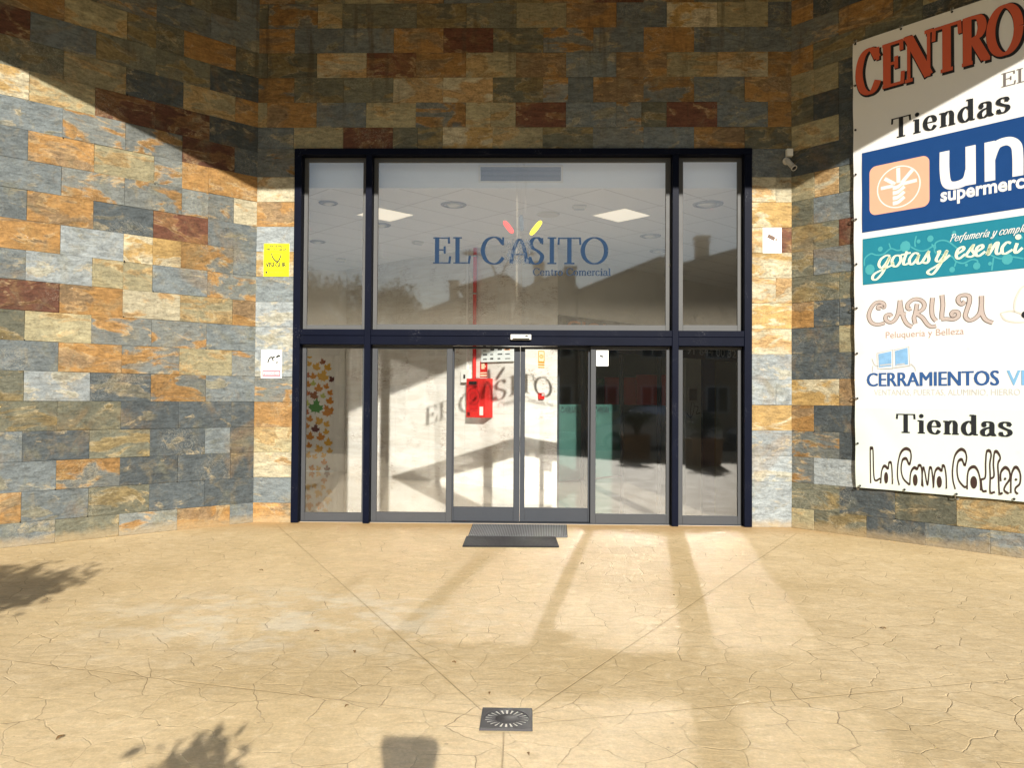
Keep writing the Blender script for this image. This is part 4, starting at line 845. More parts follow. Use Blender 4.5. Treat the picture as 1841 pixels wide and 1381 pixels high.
for k, (x, y) in enumerate([(-.19, -5.36), (-.40, -4.9), (-1.35, -4.35), (-2.3, -2.6), (1.1, -3.3), (.5, -2.2), (-.87, -5.55), (-2.02, -5.95), (2.3, -4.1), (.0, -6.0), (-1.0, -4.75)]):
    mb = MB(); a = rg.uniform(0, 6.28); L = rg.uniform(.012, .024); ux, uy = math.cos(a), math.sin(a); vs = []; fs = []
    for i in range(5):
        t_ = i / 4; w_ = L * .45 * math.sin(math.pi * min(.97, max(.05, t_))); z = .004 + .006 * math.sin(3 * t_)
        for s_ in (-1, 0, 1): vs.append((x + ux * L * 2 * t_ - uy * w_ * s_, y + uy * L * 2 * t_ + ux * w_ * s_, z + (.004 if s_ else 0)))
    for i in range(4):
        for j in (0, 1): fs.append((3 * i + j, 3 * i + j + 1, 3 * i + j + 4, 3 * i + j + 3))
    mb.add(vs, fs)
    tag(obj("fallen_leaf", mb, M_DRY), "tiny curled dry leaf lying on the tan paving", "leaf", "dry leaves scattered on the paving")

# ================================================================== LOBBY
mb = MB(); mb.box(-6.2, 9.6, .0605, 14.2, -.3, .0025); struct(obj("lobby_floor", mb, M_FLOOR))
mb = MB(); mb.box(-6.2, 9.6, .34, 14.2, 4.10, 4.25); struct(obj("ceiling", mb, m_ceiling()))
mb = MB(); mb.box(-2.83, 2.63, .30, .34, 4.085, 4.60); mb.box(-6.2, 9.6, .285, .34, 4.60, 4.7)
t = thing("bulkhead", "white bulkhead above the lobby ceiling behind the top of the windows", "bulkhead", (0, .3, 4.085)); obj("panel", mb, paint("bulkhead_white", (.82, .85, .89), .7, .03, 2), t)
pv = Plane((0, .2985, 0), (1, 0, 0), (0, -1, 0))
t = thing("air_vent", "long white louvred air grille in the bulkhead at the top of the middle window", "vent", (-.13, .295, 4.16))
mb = MB(); 
for q in ((-.64, .40, 4.345, 4.365), (-.64, .40, 4.15, 4.17), (-.64, -.615, 4.17, 4.345), (.375, .40, 4.17, 4.345)): pv.slab(mb, *q, .001, .014)
obj("frame", mb, M_WHITE, t); mb = MB()
for k in range(11): v = 4.176 + k * .0153; mb.hexa([pv.p(-.613, v, .002), pv.p(.373, v, .002), pv.p(.373, v - .004, .012), pv.p(-.613, v - .004, .012), pv.p(-.613, v + .004, .003), pv.p(.373, v + .004, .003), pv.p(.373, v, .013), pv.p(-.613, v, .013)])
obj("louvres", mb, paint("louvre_grey", (.50, .50, .50), .5), t); mb = MB(); pv.quad(mb, -.614, .374, 4.171, 4.344, .0012); obj("duct", mb, M_LINER, t)
# ceiling fittings
t = thing("light_panel", "square lit ceiling panel at the left of the lobby ceiling", "ceiling light", (-2.06, 1.74, 4.088), "square ceiling lights of the lobby")
M_PANEL = m_emit("light_diffuser", (1.0, .90, .72), .42); e = .30 * math.sqrt(2)
def dia(mb, c, r, z0, z1): mb.hexa([(c[0], c[1] - r, z0), (c[0] + r, c[1], z0), (c[0], c[1] + r, z0), (c[0] - r, c[1], z0), (c[0], c[1] - r, z1), (c[0] + r, c[1], z1), (c[0], c[1] + r, z1), (c[0] - r, c[1], z1)])
mb = MB(); dia(mb, (-2.06, 1.74), .40, 4.090, 4.098); obj("diffuser", mb, M_PANEL, t); mb = MB(); dia(mb, (-2.06, 1.74), e, 4.094, 4.0995); obj("frame", mb, M_WHITE, t)
dup(t, (1.29, 1.76, 4.088), "square lit ceiling panel at the right of the lobby ceiling"); 
t = thing("ceiling_diffuser", "round air diffuser in the lobby ceiling, seen in the left window", "vent", (-2.70, 1.08, 4.06), "round ceiling diffusers")
mb = MB(); mb.lathe([(.13, .038), (.125, .028), (.10, .020), (.10, .034)], (-2.70, 1.08, 4.06)); obj("ring", mb, paint("diffuser_grey", (.36, .36, .37), .5), t)
mb = MB(); mb.lathe([(0, .012), (.05, .012), (.075, .028), (.07, .034)], (-2.70, 1.08, 4.06)); obj("cone", mb, M_WHITE, t)
for loc, lab, s_ in (((-1.03, 1.17, 4.06), "large round air diffuser in the lobby ceiling, left part of the middle window", 1.35), ((2.36, 1.13, 4.06), "largest round air diffuser, seen through the narrow right window", 1.55), ((-2.25, 2.4, 4.06), "round air diffuser just behind the left lit ceiling panel", 1.2), ((-3.54, 3.65, 4.06), "far round air diffuser low in the left window", 1.0), ((1.91, 3.15, 4.06), "far round air diffuser right of the yellow mark", 1.3), ((2.25, 4.4, 4.06), "farthest round air diffuser, over the chimney reflections on the right", 1.3)):
    d = dup(t, loc, lab); d.scale = (s_, s_, 1)
t = thing("emergency_light", "small emergency light on the lobby ceiling above the yellow mark", "light", (.66, 1.22, 4.05), "emergency lights")
mb = MB(); mb.bbox(.57, .75, 1.18, 1.26, 4.05, 4.098, .012); obj("casing", mb, M_WHITE, t); mb = MB(); mb.bbox(.59, .73, 1.195, 1.245, 4.040, 4.0495, .003); obj("lamp_cover", mb, paint("lamp_cover", (.55, .57, .60), .3), t)
dup(t, (-1.86, 3.63, 4.05), "small emergency light in the middle of the lobby ceiling, left of the lettering", R(40)); dup(t, (-3.54, 5.26, 4.05), "small emergency light far back in the lobby, low in the left window", R(20))
mb = MB(); mb.lathe([(.145, .02), (.16, .028), (.165, .038)], (.25, 1.70, 4.06)); mb.lathe([(0, .024), (.145, .020)], (.25, 1.70, 4.06)); tag(obj("ceiling_speaker", mb, M_PLASTER), "flat round speaker set in the lobby ceiling above the lettering", "speaker")

# marble walls (world points of the two faces)
K0 = Vector((-.13, 3.556, 0)); MU = Vector((-.779, .627, 0)); K1 = Vector((-3.70, 6.43, 0)); K2 = Vector((.469, 3.842, 0))
def prism(mb, pts, z0, z1):
    n = len(pts); mb.add([(p[0], p[1], z0) for p in pts] + [(p[0], p[1], z1) for p in pts], [tuple(range(n))[::-1], tuple(range(n, 2 * n))] + [(i, (i + 1) % n, n + (i + 1) % n, n + i) for i in range(n)])
mb = MB(); prism(mb, [K1, K0, K2, (.469, 4.72), (-3.3, 7.2), (-3.70, 7.0)], .0, 4.12)
t = thing("marble_wall", "pale veined marble wall of the lobby with a folded corner", "wall", (-1.6, 5, 0)); obj("slabs", mb, M_MARB, t)
pm = Plane(K0, -MU, (-.627, -.779, 0))          # u runs to the right, negative from the corner
# the door wall
t = thing("door_wall", "white plastered wall at the back left of the lobby", "wall", (-5, 6.6, 0))
mb = MB(); mb.box(-6.2, -4.84, 6.55, 6.75, 0, 4.12); mb.box(-4.84, -3.86, 6.55, 6.75, 2.36, 4.12); mb.box(-3.86, -3.66, 6.55, 6.75, 0, 4.12); mb.box(-6.2, -6.0, .34, 6.55, 0, 4.12); obj("plaster", mb, paint("lobby_white", (.85, .83, .79), .7, .05, 2), t)
dr = thing("lobby_door", "white lobby door pasted all over with coloured paper maple leaves", "door", (-4.35, 6.55, 0)); M_DOOR = paint("door_white", (.86, .84, .79), .4, .04, 2)
mb = MB(); mb.bbox(-4.835, -3.965, 6.555, 6.60, .006, 2.335); obj("door_panel", mb, M_DOOR, dr)
mb = MB(); mb.bbox(-3.957, -3.862, 6.52, 6.64, .003, 2.355); mb.bbox(-4.838, -3.9575, 6.53, 6.64, 2.337, 2.358); obj("door_frame", mb, M_DOOR, dr)
mb = MB(); mb.bbox(-3.86, -3.735, 6.515, 6.5495, .003, 2.45); obj("architrave", mb, M_DOOR, dr)
pl_d = Plane((0, 6.5545, 0), (1, 0, 0), (0, -1, 0))
LEAFC = {'y': (.72, .40, .05), 'o': (.62, .24, .025), 'b': (.30, .09, .03), 'd': (.13, .025, .02), 'g': (.05, .26, .04), 'l': (.50, .55, .12), 'r': (.46, .12, .04)}
MAPLE = [(0, -.55), (.04, -.28), (.36, -.36), (.30, -.22), (.62, .02), (.50, .08), (.56, .30), (.34, .22), (.20, .30), (.26, .60), (.12, .52), (0, .85), (-.12, .52), (-.26, .60), (-.20, .30), (-.34, .22), (-.56, .30), (-.50, .08), (-.62, .02), (-.30, -.22), (-.36, -.36), (-.04, -.28)]
LV = [(75, 92, 18, 'y'), (77, 150, 20, 'y'), (130, 175, 30, 'y'), (180, 135, 22, 'b'), (218, 178, 28, 'y'), (180, 250, 42, 'y'), (254, 270, 23, 'd'), (62, 240, 20, 'r'), (108, 248, 24, 'o'), (66, 312, 24, 'o'), (108, 303, 20, 'l'), (150, 343, 30, 'o'), (208, 326, 22, 'o'), (64, 380, 22, 'r'), (113, 398, 32, 'b'), (184, 400, 20, 'l'), (238, 375, 22, 'o'), (237, 440, 28, 'o'), (130, 492, 50, 'g'), (228, 522, 42, 'o'), (60, 460, 22, 'l'), (58, 527, 20, 'r'), (83, 580, 24, 'o'), (160, 598, 30, 'y'), (214, 620, 24, 'y'), (62, 635, 22, 'o'), (128, 658, 30, 'd'), (213, 680, 22, 'y'), (86, 718, 30, 'o'), (172, 722, 30, 'o'), (230, 765, 30, 'y'), (82, 787, 22, 'o'), (160, 815, 30, 'y'), (242, 828, 22, 'y'), (72, 862, 24, 'y'), (125, 872, 20, 'y'), (196, 862, 20, 'y'), (200, 915, 22, 'o'), (104, 962, 22, 'o'), (157, 965, 20, 'y'), (224, 965, 22, 'd')]
_lm = {k: paint("leaf_paper_" + n_, v, .6, .25, 25) for (k, v), n_ in zip(LEAFC.items(), ("gold", "orange", "brown", "maroon", "green", "lime", "rust"))}
rg = random.Random(8)
def leafshape(mb, u, v, r, a, h): pl_d.poly(mb, [(u + r * (x * math.cos(a) - y * math.sin(a)), v + r * (x * math.sin(a) + y * math.cos(a))) for x, y in MAPLE], h)
LVX = [(-4.60 - .17 * k, .25 + .18 * j, .055) for k in (0, 1) for j in range(11)]
for i, (x, y, r, c) in enumerate(LV):
    px, py = x / 4.32 + 540, y / 4.316 + 620; u = -4.54 + (px - 552) * .01138; v = 2.31 - (py - 643) * .01127
    mb = MB(); leafshape(mb, u, v, r / 4.32 * .0114 * 2.0, rg.uniform(-.6, .6), .0006 + i * .00004); o = obj("maple_leaf", mb, _lm[c], dr)
for i, (u, v, r) in enumerate(LVX):
    mb = MB(); leafshape(mb, u + rg.uniform(-.04, .04), v + rg.uniform(-.05, .05), r * rg.uniform(.8, 1.5), rg.uniform(-.6, .6), .0025 + i * .00004); obj("maple_leaf", mb, _lm[rg.choice("yyooobrl")], dr)

# fire-fighting fittings on the marble
M_RED = paint("fire_red", (.62, .025, .022), .35, .06, 4)
U = lambda s: -.147 - s          # plane u from the distance measured along the wall
t = thing("hose_cabinet", "red fire hose cabinet on the marble wall behind the left sliding door", "fire cabinet", tuple(pm.p(U(.80), 1.15, 0)))
a, b_ = U(.908), U(.477); mb = MB(); pm.slab(mb, a, b_, 1.175, 1.835, .002, .19); obj("cabinet", mb, M_RED, t)
mb = MB(); pm.slab(mb, a + .05, b_ - .16, 1.28, 1.80, .1905, .195); obj("front_door", mb, paint("fire_red_door", (.52, .018, .018), .25, .05, 4), t)
mb = MB(); pm.disc(mb, (a + b_) / 2 - .05, 1.53, .15, .1962, 32, .135); pm.disc(mb, (a + b_) / 2 - .05, 1.53, .07, .1962, 32, .06); obj("hose_reel", mb, paint("dark_red", (.28, .012, .012), .5), t)
mb = MB(); pm.slab(mb, a + .06, b_ - .19, 1.735, 1.785, .1956, .1965); obj("slot", mb, M_BLACK, t)
mb = MB(); pm.slab(mb, b_ - .125, b_ - .045, 1.215, 1.36, .1905, .1922); obj("instruction_label", mb, M_WHITE, t)
mb = MB(); pm.slab(mb, a + .025, a + .085, 1.20, 1.265, .1905, .1935); obj("lock", mb, paint("lock_maroon", (.10, .01, .01), .4), t)
mb = MB(); mb.tube([pm.p(U(.86), 1.83, .05), pm.p(U(.86), 4.09, .05)], .032, 14); t = thing("fire_pipe", "red vertical water pipe rising from the hose cabinet to the ceiling", "pipe", tuple(pm.p(U(.86), 1.83, .05))); obj("pipe", mb, M_RED, t)
for z in (2.5, 3.3, 3.95): mb = MB(); mb.lathe([(.034, -.012), (.039, -.012), (.039, .012), (.034, .012)], pm.p(U(.86), z, .05), n=16); obj("collar", mb, M_STEEL, t)
t = plate(pm, "fire_sign", "red and white fire hose sign just above the hose cabinet", U(.765), U(.60), 1.86, 2.13, M_RED, .002, .005); M_ORN = paint("sign_orange", (.85, .30, .03), .5, .05)
mb = MB(); pm.slab(mb, U(.735), U(.66), 2.0, 2.105, .0072, .0076); pm.slab(mb, U(.76), U(.605), 1.922, 1.945, .0072, .0076); pm.slab(mb, U(.76), U(.605), 1.875, 1.905, .0072, .0076); pm.slab(mb, U(.655), U(.635), 2.03, 2.06, .0072, .0076); obj("symbol", mb, paint("sign_cream", (.85, .70, .48), .5, .05), t)
t = thing("electric_box", "small white switch box with a cable trunk left of the red pipe", "box", tuple(pm.p(U(1.06), 1.78, 0))); mb = MB(); pm.slab(mb, U(1.16), U(.99), 1.775, 2.0, .002, .075); obj("casing", mb, M_WHITE, t)
mb = MB(); pm.slab(mb, U(1.085), U(1.045), 2.001, 4.09, .002, .025); obj("cable_trunk", mb, M_WHITE, t); mb = MB(); pm.slab(mb, U(1.09), U(1.05), 1.84, 1.91, .0752, .080); obj("switch", mb, M_BLACK, t)
t = plate(pm, "directory_board", "wide pale directory board beside the red pipe, cut by the door head", U(.705), U(-.02), 2.115, 2.62, paint("board_pale", (.74, .78, .78), .35, .04), .03, .02, "board")
mb = MB(); rg = random.Random(9)
for r_ in range(6):
    for c_ in range(4):
        u = U(.66) + .165 * c_; v = 2.155 + .075 * r_; pm.slab(mb, u, u + rg.uniform(.06, .12), v, v + rg.uniform(.012, .03), .0504, .0508)
obj("lettering", mb, M_INK, t); mb = MB(); pm.slab(mb, U(.18), U(.06), 2.30, 2.33, .0504, .0508); obj("orange_mark", mb, M_ORN, t)
NF2 = Vector((K2.y - K0.y, -(K2.x - K0.x), 0)).normalized(); p2 = Plane(K0, (K2 - K0), NF2)
t = plate(p2, "fire_sign", "orange and white alarm sign high on the right marble face", .295, .425, 2.0, 2.30, M_WHITE, .002, .004)
mb = MB(); p2.slab(mb, .30, .42, 2.085, 2.295, .0062, .0066); p2.slab(mb, .30, .42, 2.045, 2.075, .0062, .0066); p2.slab(mb, .30, .42, 2.008, 2.03, .0062, .0066); obj("orange_field", mb, M_ORN, t); mb = MB(); p2.slab(mb, .315, .405, 2.12, 2.28, .0067, .0070); obj("pictogram_field", mb, paint("sign_cream", (.85, .70, .48), .5, .05), t); mb = MB(); p2.disc(mb, .36, 2.20, .035, .0074, 20, .02); p2.disc(mb, .36, 2.20, .010, .0074, 12); obj("symbol", mb, M_ORN, t)
t = thing("alarm_button", "small red fire alarm call point on the right marble face", "alarm", tuple(p2.p(.34, 1.49, 0))); mb = MB(); p2.slab(mb, .30, .40, 1.49, 1.595, .002, .05); obj("casing", mb, M_RED, t); mb = MB(); p2.slab(mb, .35, .39, 1.545, 1.583, .0502, .052); obj("glass_plate", mb, M_WHITE, t)

# shop front beyond the marble corner, at 45 degrees
F0 = Vector((.5, 4.72, 0)); FU = Vector((.69, .72, 0)).normalized(); FN = Vector((FU.y, -FU.x, 0)); pf = Plane(F0, FU, FN)
sh = thing("salon_front", "hair salon shop front inside the lobby with frosted green glass and a navy fascia", "shop front", tuple(pf.p(3, 0, 0)))
mb = MB(); pf.slab(mb, 0, 7.4, 2.40, 3.0, -.12, .03); obj("fascia", mb, paint("fascia_navy", (.008, .014, .035), .35), sh)
mb = MB(); pf.slab(mb, 0, 7.4, 3.001, 4.1, -.12, .0); obj("upper_wall", mb, paint("lobby_white", (.85, .83, .79), .7), sh)
mb = MB(); sans(mb, pf, "GIOU", .22, 1.62, 2.70, 2.93, .032, .02); obj("fascia_lettering", mb, paint("fascia_orange", (.60, .16, .03), .5), sh)
mb = MB(); sans(mb, pf, "91 644 00 32", 4.15, 6.25, 2.49, 2.68, .032); obj("phone_number", mb, paint("fascia_grey", (.40, .42, .45), .5), sh)
M_POST = paint("shop_post", (.05, .055, .06), .4)
for u in (.0, .70, 1.90, 3.2, 5.35, 7.2): mb = MB(); pf.slab(mb, u, u + .06, .003, 2.399, -.08, 0.0); obj("post", mb, M_POST, sh)
def m_frost():
    N = NT("frosted_green_film"); p = N.pos(); c = N.mix(N.noise(p, 1.2, 4), (.035, .10, .085), (.075, .165, .14)); N.col(c); N.rough(.35); N.b.inputs['Specular IOR Level'].default_value = .6; return N.m
M_FRO = m_frost(); M_SHG = m_glass("shop_glass", .04, .006)
for a, b_, tall in ((.06, .70, 1), (.76, 1.90, 1), (1.96, 3.2, 0), (5.41, 7.2, 0)):
    mb = MB(); pf.slab(mb, a + .002, b_ - .002, .003, 2.398, -.045, -.037); obj("pane", mb, M_SHG, sh)
    if tall: mb = MB(); pf.slab(mb, a + .004 + (.30 if a > .5 else 0), b_ - .004, .02, 1.40, -.0365, -.034); obj("frosted_film", mb, M_FRO, sh)
def car(mb, u0, u1):
    s0, s1 = 1.056 - .15, 2.16; z = -.0335
    for q in CARILU: z += .0002; ribbon(mb, pf, smooth([(u0 + (u - s0) / (s1 - s0) * (u1 - u0), 1.235 + (v - 2.26) / .32 * .125) for u, v in q], 4), .016, .013, z)
for a, b_ in ((.13, .66), (1.10, 1.56)): mb = MB(); car(mb, a, b_); obj("film_lettering", mb, M_INK, sh)
mb = MB(); pf.slab(mb, 4.09, 4.70, .003, 2.398, -.06, .05); obj("column", mb, paint("column_grey", (.36, .37, .34), .7, .05), sh)
mb = MB(); pf.slab(mb, 4.80, 5.30, .003, 2.398, -.05, .03); obj("blue_column", mb, paint("column_blue", (.02, .04, .11), .5), sh)
t = plate(pf, "poster", "small framed photo poster on the grey column inside the hall", 4.16, 4.52, 1.45, 1.78, paint("poster_frame", (.30, .29, .27), .5, .3, 8), .052, .02, "poster")
mb = MB(); pf.slab(mb, 4.20, 4.48, 1.49, 1.74, .0725, .0735); obj("picture", mb, paint("poster_dark", (.07, .065, .06), .4, .9, 6), t)
mb = MB(); z = .0515
for q in ([(4.12, 1.22), (4.30, 1.12), (4.42, 1.35), (4.36, 1.49), (4.28, 1.30), (4.30, 1.0)], [(4.44, 1.36), (4.58, 1.34), (4.50, 1.2), (4.66, 1.22)]): z += .0004; ribbon(mb, pf, smooth(q, 6), .022, .018, z)
obj("painted_scrawl", mb, M_INK, sh)
t = thing("red_panels", "two dark red wall panels inside the salon", "panel", (2.3, 8.1, 1.4))
for a, b_, z in ((1.66, 2.345, 1.99), (2.355, 3.02, 2.05)): mb = MB(); mb.bbox(a, b_, 8.0, 8.06, 1.38, z); obj("panel", mb, paint("panel_red", (.46, .04, .03), .5, .15, 3), t)
t = plate(Plane((0, 7.6, 0), (1, 0, 0), (0, -1, 0)), "exit_sign", "small green emergency exit sign in the salon", 1.42, 1.60, 1.80, 1.95, paint("exit_green", (.03, .14, .07), .5), 0, .02)
mb = MB(); ribbon(mb, Plane((0, 7.579, 0), (1, 0, 0), (0, -1, 0)), [(1.47, 1.83), (1.51, 1.88), (1.50, 1.92)], .02, .02, 0); obj("symbol", mb, M_WHITE, t)
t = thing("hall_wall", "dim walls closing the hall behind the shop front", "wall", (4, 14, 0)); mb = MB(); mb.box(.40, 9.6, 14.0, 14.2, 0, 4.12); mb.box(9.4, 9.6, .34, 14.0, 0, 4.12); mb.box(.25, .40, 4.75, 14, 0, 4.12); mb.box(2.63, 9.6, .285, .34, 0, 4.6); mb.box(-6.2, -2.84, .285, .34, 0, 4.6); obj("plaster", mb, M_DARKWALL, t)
# ================================================================== ACROSS THE PLAZA (seen mirrored in the glass, and through its shadows)
def leaves(mb, pts, rg, l0, l1, droop=.3):
    """small folded leaf blades, each a pair of quads"""
    for p in pts:
        L = rg.uniform(l0, l1); wd = L * rg.uniform(.36, .55); d = Vector((rg.gauss(0, 1), rg.gauss(0, 1), rg.gauss(0, .8) - droop)).normalized()
        s_ = d.cross(Vector((rg.gauss(0, 1), rg.gauss(0, 1), rg.gauss(0, 1)))).normalized(); n = d.cross(s_); p = Vector(p)
        a, b_ = p, p + d * L; m1 = p + d * L * .45
        mb.add([a, m1 + s_ * wd / 2 + n * wd * .15, b_, m1 - s_ * wd / 2 + n * wd * .15], [(0, 1, 2), (0, 2, 3)])
M_BUSH = m_leaf("bush_leaf", (.055, .085, .025)); M_TREE = m_leaf("tree_leaf", (.15, .135, .045)); M_BARK = paint("bark", (.10, .075, .05), .9, .3, 15)
M_POT = paint("planter_concrete", (.32, .21, .14), .85, .15, 5, bump=.004); M_SOIL = paint("soil", (.05, .035, .025), 1, .2, 20)
def planter(x, y, rz, label, s=.36, h=.62):
    t = thing("planter", label, "planter", (x, y, 0.001), "square planters across the plaza"); mb = MB()
    c, q = math.cos(rz), math.sin(rz)
    R_ = lambda px, py, pz: (x + px * c - py * q, y + px * q + py * c, pz)
    prof = [(s * .92, 0.002), (s, h - .07), (s * 1.06, h - .069), (s * 1.06, h), (s * .93, h), (s * .93, h - .06)]
    vs = []; fs = []
    for k, (e, z) in enumerate(prof): vs += [R_(-e, -e, z), R_(e, -e, z), R_(e, e, z), R_(-e, e, z)]
    for k in range(len(prof) - 1): fs += [(4 * k + i, 4 * k + (i + 1) % 4, 4 * k + 4 + (i + 1) % 4, 4 * k + 4 + i) for i in range(4)]
    mb.add(vs, fs); obj("box", mb, M_POT, t); mb = MB(); e = s * .93; mb.add([R_(-e, -e, h - .06), R_(e, -e, h - .06), R_(e, e, h - .06), R_(-e, e, h - .06)], [(0, 1, 2, 3)]); obj("soil", mb, M_SOIL, t); return t
def bush(x, y, z, r, hgt, n, seed, label, l0=.05, l1=.10, twigs=9):
    rg = random.Random(seed); t = thing("bush", label, "bush", (x, y, z), "bushes in the planters"); mb = MB(); pts = []
    for k in range(twigs):
        a = rg.uniform(0, 6.28); e = rg.uniform(.3, 1.0) * r; top = Vector((x + e * math.cos(a), y + e * math.sin(a), z + hgt * rg.uniform(.55, 1.0) * (1 - .25 * e / r)))
        mid = Vector((x + e * .4 * math.cos(a), y + e * .4 * math.sin(a), z + hgt * .45)); mb.tube([(x, y, z), mid, top], [.012, .009, .003], 6)
        for i in range(n // twigs):
            f = rg.uniform(.25, 1.02); b_ = mid.lerp(top, f) if f > .3 else Vector((x, y, z)).lerp(mid, .6 + f); pts.append(b_ + Vector((rg.gauss(0, .055), rg.gauss(0, .055), rg.gauss(0, .05))) * (r / .35))
    obj("stems", mb, M_BARK, t); mb = MB(); leaves(mb, pts, rg, l0, l1); obj("foliage", mb, M_BUSH, t); return t
planter(2.75, -10.7, R(8), "brown planter with a bushy shrub, mirrored in the fixed pane right of the doors"); bush(2.77, -10.7, .50, .46, .88, 900, 1, "leafy shrub in the planter mirrored right of the doors")
planter(4.05, -8.9, R(-5), "brown planter mirrored in the narrow right hand pane"); bush(4.05, -8.9, .56, .46, .74, 900, 2, "leafy shrub in the planter mirrored in the narrow right pane")
planter(-.92, -9.2, R(12), "planter left of the photographer"); bush(-.86, -9.14, .56, .38, 1.02, 520, 13, "open leafy shrub whose shadow falls at the bottom left of the paving", .07, .13, 8)
for k, (x, y) in enumerate([(5.4, -8.6), (6.6, -9.4)]):
    planter(x, y, R(4 + 9 * k), "brown planter at the far right of the plaza" if k else "brown planter near the right end of the plaza"); bush(x, y, .56, .5, .8, 700, 31 + k, "leafy shrub at the far right of the plaza" if k else "leafy shrub near the right end of the plaza")

def tree(x, y, h, r, trunk_h, n, seed, label, lf=.16):
    rg = random.Random(seed); t = thing("tree", label, "tree", (x, y, -.02), "trees across the plaza"); mb = MB(); tp = Vector((x + rg.uniform(-.2, .2), y, trunk_h)); cen = Vector((x, y, h - r * .95)); cl = []
    mb.tube([(x, y, -.05), (x + .05, y, trunk_h * .5), tp, tp + Vector((.1, 0, r * .6))], [.20, .16, .13, .05], 10)
    for k in range(16):
        a = rg.uniform(0, 6.28); e = rg.uniform(-.5, 1.0); d = Vector((math.cos(a) * math.cos(e), math.sin(a) * math.cos(e), math.sin(e))); q = cen + Vector((d.x * r, d.y * r, d.z * r * .9)) * rg.uniform(.55, .95); cl.append(q); mb.tube([tp, tp.lerp(q, .5) + Vector((0, 0, .15)), q], [.06, .035, .012], 6)
    obj("trunk", mb, M_BARK, t); pts = []
    for k in range(n):
        q = rg.choice(cl); pts.append(q + Vector((rg.gauss(0, r * .19), rg.gauss(0, r * .19), rg.gauss(0, r * .16))))
    mb = MB(); leaves(mb, pts, rg, lf * .7, lf * 1.4); obj("crown", mb, M_TREE, t)
tree(-8.3, -23.6, 6.95, 1.9, 2.2, 5200, 3, "round leafy tree mirrored in the left upper window"); tree(-6.0, -23.3, 6.35, 1.35, 2.2, 3600, 4, "smaller leafy tree mirrored at the left of the middle window"); tree(-11.2, -24.5, 6.6, 2.0, 2.2, 4200, 9, "leafy tree at the left end of the tree row")

def small_tree(x, y, zc, rx, rz, n, seed, label):
    rg = random.Random(seed); t = thing("tree", label, "tree", (x, y, .001), "trees across the plaza"); mb = MB(); top = Vector((x, y, zc)); mb.tube([(x, y, .0), (x + .01, y, zc * .5), top], [.045, .035, .025], 8); pts = []
    for k in range(40):
        a = rg.uniform(0, 6.28); e = rg.uniform(-.6, 1.2); d = Vector((math.cos(a) * math.cos(e) * rx, math.sin(a) * math.cos(e) * rx, math.sin(e) * rz)) * rg.uniform(.6, 1.08); mb.tube([top - Vector((0, 0, rz * .6)), top + d * .5, top + d], [.014, .009, .003], 5)
        for i in range(n // 40): f = rg.uniform(.25, 1.05); pts.append(top + d * f + Vector((rg.gauss(0, .05), rg.gauss(0, .05), rg.gauss(0, .05))))
    obj("trunk", mb, M_BARK, t); mb = MB(); leaves(mb, pts, rg, .05, .10, .0); obj("crown", mb, M_TREE, t)
small_tree(-3.28, -8.6, 2.22, .60, .52, 2400, 6, "small round street tree whose shadow lies on the left edge of the paving")

